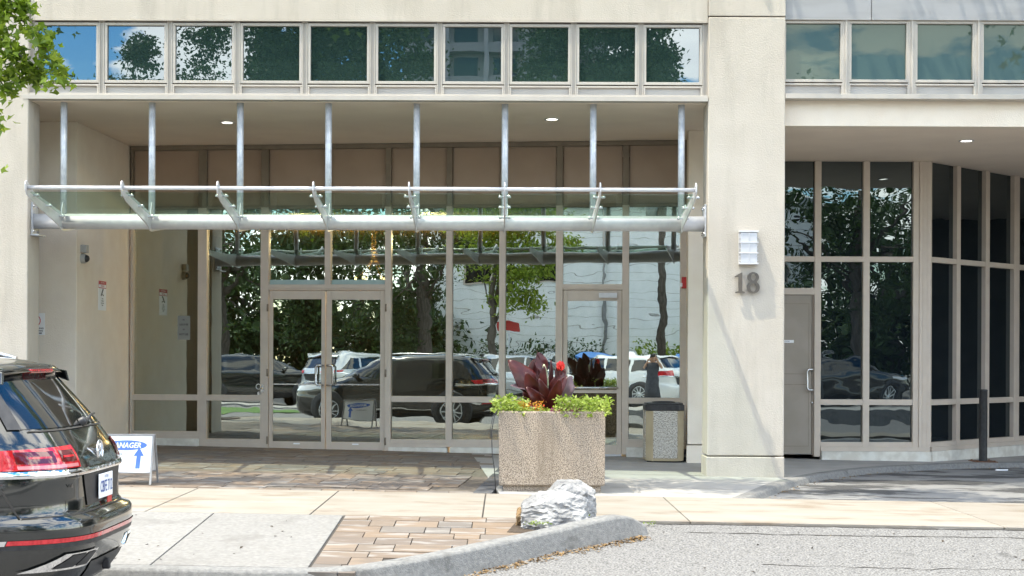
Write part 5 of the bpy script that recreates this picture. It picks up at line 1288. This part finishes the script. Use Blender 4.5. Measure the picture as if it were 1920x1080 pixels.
MB().box(-9, 9, -112, -96, -.7, 48).build('wall', 'tower_wall', tw)
for fl_ in range(15):
    z = 2 + fl_ * 3
    MB().box(-9.3, 9.3, -96, -94.6, z, z + .9).build('balcony', 'panel_grey', tw)
    for k in range(5): MB().box(-8.4 + k * 3.6, -6.2 + k * 3.6, -95.98, -95.9, z + .9, z + 2.7).build('window', 'auto_glass', tw)
for k in range(6): MB().box(-9.2 + k * 3.6, -8.8 + k * 3.6, -95.9, -94.5, 0, 47).build('fin', 'tower_wall', tw)
# hedge, dumpsters, pole, sign
for x0, x1, lab in ((-13, -4.5, 'green hedge along the white brick wall, left of the dumpsters'), (-2.8, 6, 'green hedge along the white brick wall, right of the dumpsters')):
    t = thing('hedge', lab, 'hedge', ((x0 + x1) / 2, -20.8, -.18), 'hedges by the white wall')
    leaves('foliage', 'leaf_dark' if x0 < -5 else 'leaf_bright', t, [((random.uniform(x0, x1), -20.6 + random.gauss(0, .3), random.uniform(.0, 1.9)), .22, 26) for _ in range(160)], .16, .3, int(x0 + 50))
for x, lab in ((-4.0, 'blue dumpster with a flat lid beside the hedge'), (.2, 'blue dumpster with its lid tilted, behind the white car')):
    t = thing('dumpster', lab, 'dumpster', (x, -18.5, -.18), 'blue dumpsters')
    MB().prism([(x - .95, -19.2, -.05), (x - .95, -17.9, -.05), (x - .95, -17.75, 1.25), (x - .95, -19.3, 1.45)], (1.9, 0, 0)).build('bin', 'dumpster_blue', t, .02)
    MB().prism([(x - 1.0, -19.35, 1.46), (x - 1.0, -17.7, 1.27), (x - 1.0, -17.7, 1.33), (x - 1.0, -19.35, 1.54)], (2.0, 0, 0)).build('lid', 'dumpster_blue', t)
t = thing('utility_pole', 'wooden utility pole with wires across the street', 'pole', (-.9, -12.5, -.18))
MB().tube([(-.9, -12.5, -.18), (-.9, -12.5, 10)], [.17, .12], 14).build('pole', 'bark', t)
MB().box(-2.1, .3, -12.6, -12.45, 9.2, 9.32).build('crossarm', 'bark', t)
MB().lathe((-1.25, -12.5, 6.6), (0, 0, 1), [(0, 0), (0, .22), (.8, .22), (.85, 0)], 16).build('transformer', 'utility_grey', t)
for k, z in enumerate((9.35, 9.35, 7.4)):
    xo = (-2.0, .2, -.9)[k]
    MB().tube([(xo + (x + 30) * 0 + x, -12.5, z - .9 * (1 - (x / 30.) ** 2) * .8) for x in range(-30, 31, 6)], .018, 5).build('wire', 'black_plastic', t)
t = thing('street_sign', 'red street sign on a thin post by the parking lot', 'sign', (-6.0, -8.0, -.18))
MB().tube([(-6.0, -8, -.18), (-6.0, -8, 2.7)], .03, 8).build('post', 'galvanised', t); MB().box(-6.4, -5.6, -7.97, -7.95, 2.25, 2.6).build('board', 'fire_red', t)

def tree(label, base, trunk_r, top, blobs, leaf, size, cnt, seed, group='trees across the street', shape=0, limbs=9, lz=None):
    t = thing('tree', label, 'tree', base, group); rgx = random.Random(seed); bx_, by_, bz_ = base
    T = Vector((bx_, by_, top * .45)); f = MB()
    f.tube([(bx_, by_, bz_ - .1), (bx_ + .05, by_, bz_ + top * .2), (bx_ - .04, by_ + .05, T.z), (bx_ + .1, by_, top * .7)], [trunk_r * 1.3, trunk_r, trunk_r * .75, trunk_r * .3], 12)
    f.build('trunk', 'bark', t)
    f = MB()
    for k in range(min(limbs, len(blobs) * 2)):
        c, r_ = blobs[k % len(blobs)]; e = Vector(c) + Vector((rgx.gauss(0, .4) * r_[0], rgx.gauss(0, .4) * r_[1], rgx.gauss(0, .3) * r_[2])); s_ = Vector((bx_, by_, (T.z if lz is None else lz) * (rgx.uniform(.7, 1.3) if lz is None else rgx.uniform(1, 1.12))))
        m_ = (s_ + e) / 2 + Vector((0, 0, .15 * (e - s_).length * rgx.uniform(0, 1))); f.tube([s_, m_, e], [trunk_r * .26, trunk_r * .14, .010], 7)
    f.build('limbs', 'bark', t)
    pts = []
    for c, r_ in blobs:
        n = int(cnt / len(blobs) / 16)
        subs = []
        for _ in range(18):
            d = Vector((rgx.gauss(0, 1), rgx.gauss(0, 1), rgx.gauss(0, 1))).normalized() * rgx.uniform(.25, 1.05); k = rgx.uniform(.16, .42)
            subs.append((Vector((d.x * r_[0], d.y * r_[1], d.z * r_[2])), k))
        for _ in range(n):
            s0, k = rgx.choice(subs)
            d = Vector((rgx.gauss(0, 1) * r_[0], rgx.gauss(0, 1) * r_[1], rgx.gauss(0, .7) * r_[2])) * k * .6
            pts.append((Vector(c) + s0 + d, (size * 1.5, size * 1.5, size * .7), 16))
    leaves('crown', leaf, t, pts, size, .25, seed, shape)
    return t
tree('tall dense tree behind the white building, mirrored left of the tower', (-8.5, -38, 0), .4, 20, [((-9.5, -38, 15.5), (4.2, 3, 4.2)), ((-6.0, -37, 15.0), (2.8, 2.5, 4.2)), ((-11.8, -38, 16.5), (1.8, 2.5, 3.2)), ((-8.5, -38, 18.8), (4.2, 3, 2.4))], 'leaf_dark', .26, 34000, 1, limbs=6)
tree('broad tree behind the white building, mirrored right of the tower', (4, -38, 0), .35, 19, [((2.2, -37, 16.0), (2.4, 2.5, 3.8)), ((5.4, -38, 15.5), (2.6, 2.5, 2.8)), ((7.2, -38, 16.4), (1.5, 2.2, 1.9)), ((4.5, -38, 18.8), (3.6, 3, 1.8))], 'leaf_dark', .26, 21000, 2)
tree('low rounded tree at the far left of the mirrored skyline', (-24, -36, 0), .3, 12, [((-24.5, -36, 13.6), (4.0, 2.5, 3.2)), ((-20.6, -36, 12.6), (2.4, 2.2, 2.6))], 'leaf_dark', .24, 16000, 3)
tree('airy open tree mirrored in the second and third upper windows', (-17, -34, 0), .22, 13, [((-18.5, -34, 14.2), (2.4, 2, 1.4)), ((-15.2, -34, 14.6), (2.2, 2, 1.6)), ((-14.6, -34, 16.6), (1.2, 1.5, 1.5)), ((-18.0, -34, 16.2), (.7, 1, .9))], 'leaf_dark', .2, 6500, 4)
for i, (x, y, w_, h_, lf, lab) in enumerate(((-16, -22, 5, 4.5, 'leaf_dark', 'nearest the white building'), (-24, -20, 6, 5, 'leaf_dark', 'second from the white building'), (-34, -18, 7, 5.5, 'leaf_dark', 'farthest left'), (17, -20, 5, 5, 'leaf_dark', 'right of the white building'), (26, -18, 6, 5.5, 'leaf_dark', 'farthest right'))):
    tree('dense dark background tree, ' + lab, (x, y, -.1), .3, h_ * 2, [((x, y, h_ * .95), (w_, 2, h_ * .85)), ((x - w_ * .5, y, h_ * .45), (w_ * .6, 2, h_ * .5)), ((x + w_ * .5, y, h_ * .45), (w_ * .6, 2, h_ * .5))], lf, .3, 14000, 60 + i, 'dense trees closing the far side of the lot')
tree('dark spreading tree over the parking lot, mirrored in the glass left of the doors', (-17.5, -9, -.18), .3, 10, [((-17, -9, 5.5), (4.5, 3, 2.8)), ((-13.2, -8.5, 4.8), (2.6, 2.5, 2.4)), ((-20, -9, 3.4), (3, 2.5, 2.6)), ((-15, -8.5, 8), (5, 3, 2.5)), ((-13.8, -9.5, 2.9), (1.4, 1.5, 1.4))], 'leaf_dark', .17, 22000, 5)
tree('drooping tree mirrored above the double doors', (-10.5, -13, -.18), .3, 10, [((-10.2, -13, 5.4), (2.8, 2.5, 2.2)), ((-8.0, -12, 6.5), (2.6, 2.5, 2.0)), ((-11.5, -13, 3.4), (1.6, 1.5, 1.9)), ((-9.5, -13, 8), (4, 3, 2))], 'leaf_dark', .15, 15000, 6)
tree('fresh green tree mirrored in the middle panes', (-6.4, -7.2, -.18), .16, 7, [((-5.6, -7.2, 4.0), (1.2, 1.2, 1.3)), ((-4.6, -7.2, 5.3), (1.6, 1.3, 1.2)), ((-6.6, -7.2, 5.6), (1.6, 1.4, 1.4)), ((-5.6, -7, 6.9), (2.2, 1.6, 1.2))], 'leaf_bright', .13, 11000, 7)
tree('dark forked tree mirrored in the panes right of the pillar', (12.8, -9, -.18), .34, 11, [((12, -9, 5.0), (2.6, 2.5, 2.2)), ((15, -9.5, 4.6), (3, 2.5, 3.4)), ((9.6, -9, 6.4), (2.0, 2, 2.0)), ((13, -9, 8.2), (5, 3, 2.2)), ((17.5, -9, 3), (2.6, 2, 3))], 'leaf_dark', .17, 18000, 8)
# street trees standing beside the frame; they shade the entrance paving
ltree = tree('street tree whose sunlit leafy branch hangs in at the upper left corner', (-8.0, 14.2, 0), .2, 8.5,
     [((-5.6, 15.2, 7.6), (2.4, 1.1, 1.2)), ((-2.6, 15.35, 7.7), (2.0, 1.0, 1.1)), ((-8, 14.5, 6.5), (1.9, 1.9, 2.0)), ((-.4, 15.4, 7.8), (1.4, 1.0, .9))], 'leaf_bright', .12, 6500, 20, 'street trees by the entrance', 1, lz=6.9)
tree('street tree right of the driveway, shading the drive', (9.5, 13.95, -.1), .2, 8.5,
     [((7.2, 15.3, 7.9), (2.2, 1.1, 1.1)), ((4.2, 15.35, 8.0), (2.0, 1.0, 1.0)), ((1.8, 15.4, 8.1), (1.3, .9, .8)), ((9.5, 14, 6.8), (2, 2, 1.8)), ((4.5, 17.0, 9.6), (3.0, .7, .5))], 'leaf_bright', .12, 8500, 21, 'street trees by the entrance', 1, lz=6.9)
for x, y in ((-8, 14.2), (9.5, 13.95)):
    poly_slab('tree_pit', 'soil', None, [(x - .55, y - .55), (x + .55, y - .55), (x + .55, y + .55), (x - .55, y + .55)], lambda a, b_: G(a) + .006, .05)['kind'] = 'structure'
# the branch that shows in the corner
rgx = random.Random(44); pts = []; f = MB()
TY = 15.4
def tw_(pxy): return [at(px, py, TY + rgx.uniform(-.15, .15)) for px, py in pxy]
for pth in ([(-60, 20), (20, 25), (50, 45), (78, 75), (100, 118), (118, 150)], [(-60, 60), (0, 70), (40, 105), (62, 130), (75, 150)], [(-60, 10), (-10, 0), (30, 5), (45, 2)], [(-60, 110), (-15, 130), (10, 165), (20, 175)], [(-50, 180), (-15, 215), (-3, 228)], [(-60, 40), (-20, 60), (15, 95), (35, 125), (28, 150)]):
    p = tw_(pth); f.tube(p, [.014] + [.008] * (len(p) - 2) + [.003], 6)
    p2 = subdiv([tuple(q) for q in p], 3)
    for q in p2[1:]: pts.append((q, (.055, .10, .05), 7))
for px, py, n in ((10, 60, 26), (15, 100, 26), (5, 130, 22), (30, 120, 16), (48, 122, 14), (60, 130, 12), (85, 68, 9), (95, 92, 12), (108, 132, 16), (118, 148, 10), (20, 30, 14), (5, 15, 14), (8, 165, 12), (15, 178, 8), (35, 8, 8), (-3, 310, 5), (-4, 228, 5), (70, 52, 5)):
    pts.append((at(px, py, TY), (.07, .12, .06), n))
bb = f.build('twigs', 'bark', ltree); leaves('branch_foliage', 'leaf_bright', ltree, pts + pts[:len(pts) // 2], .10, .35, 45, 1, droop=.35)
print('objects', len(bpy.data.objects))
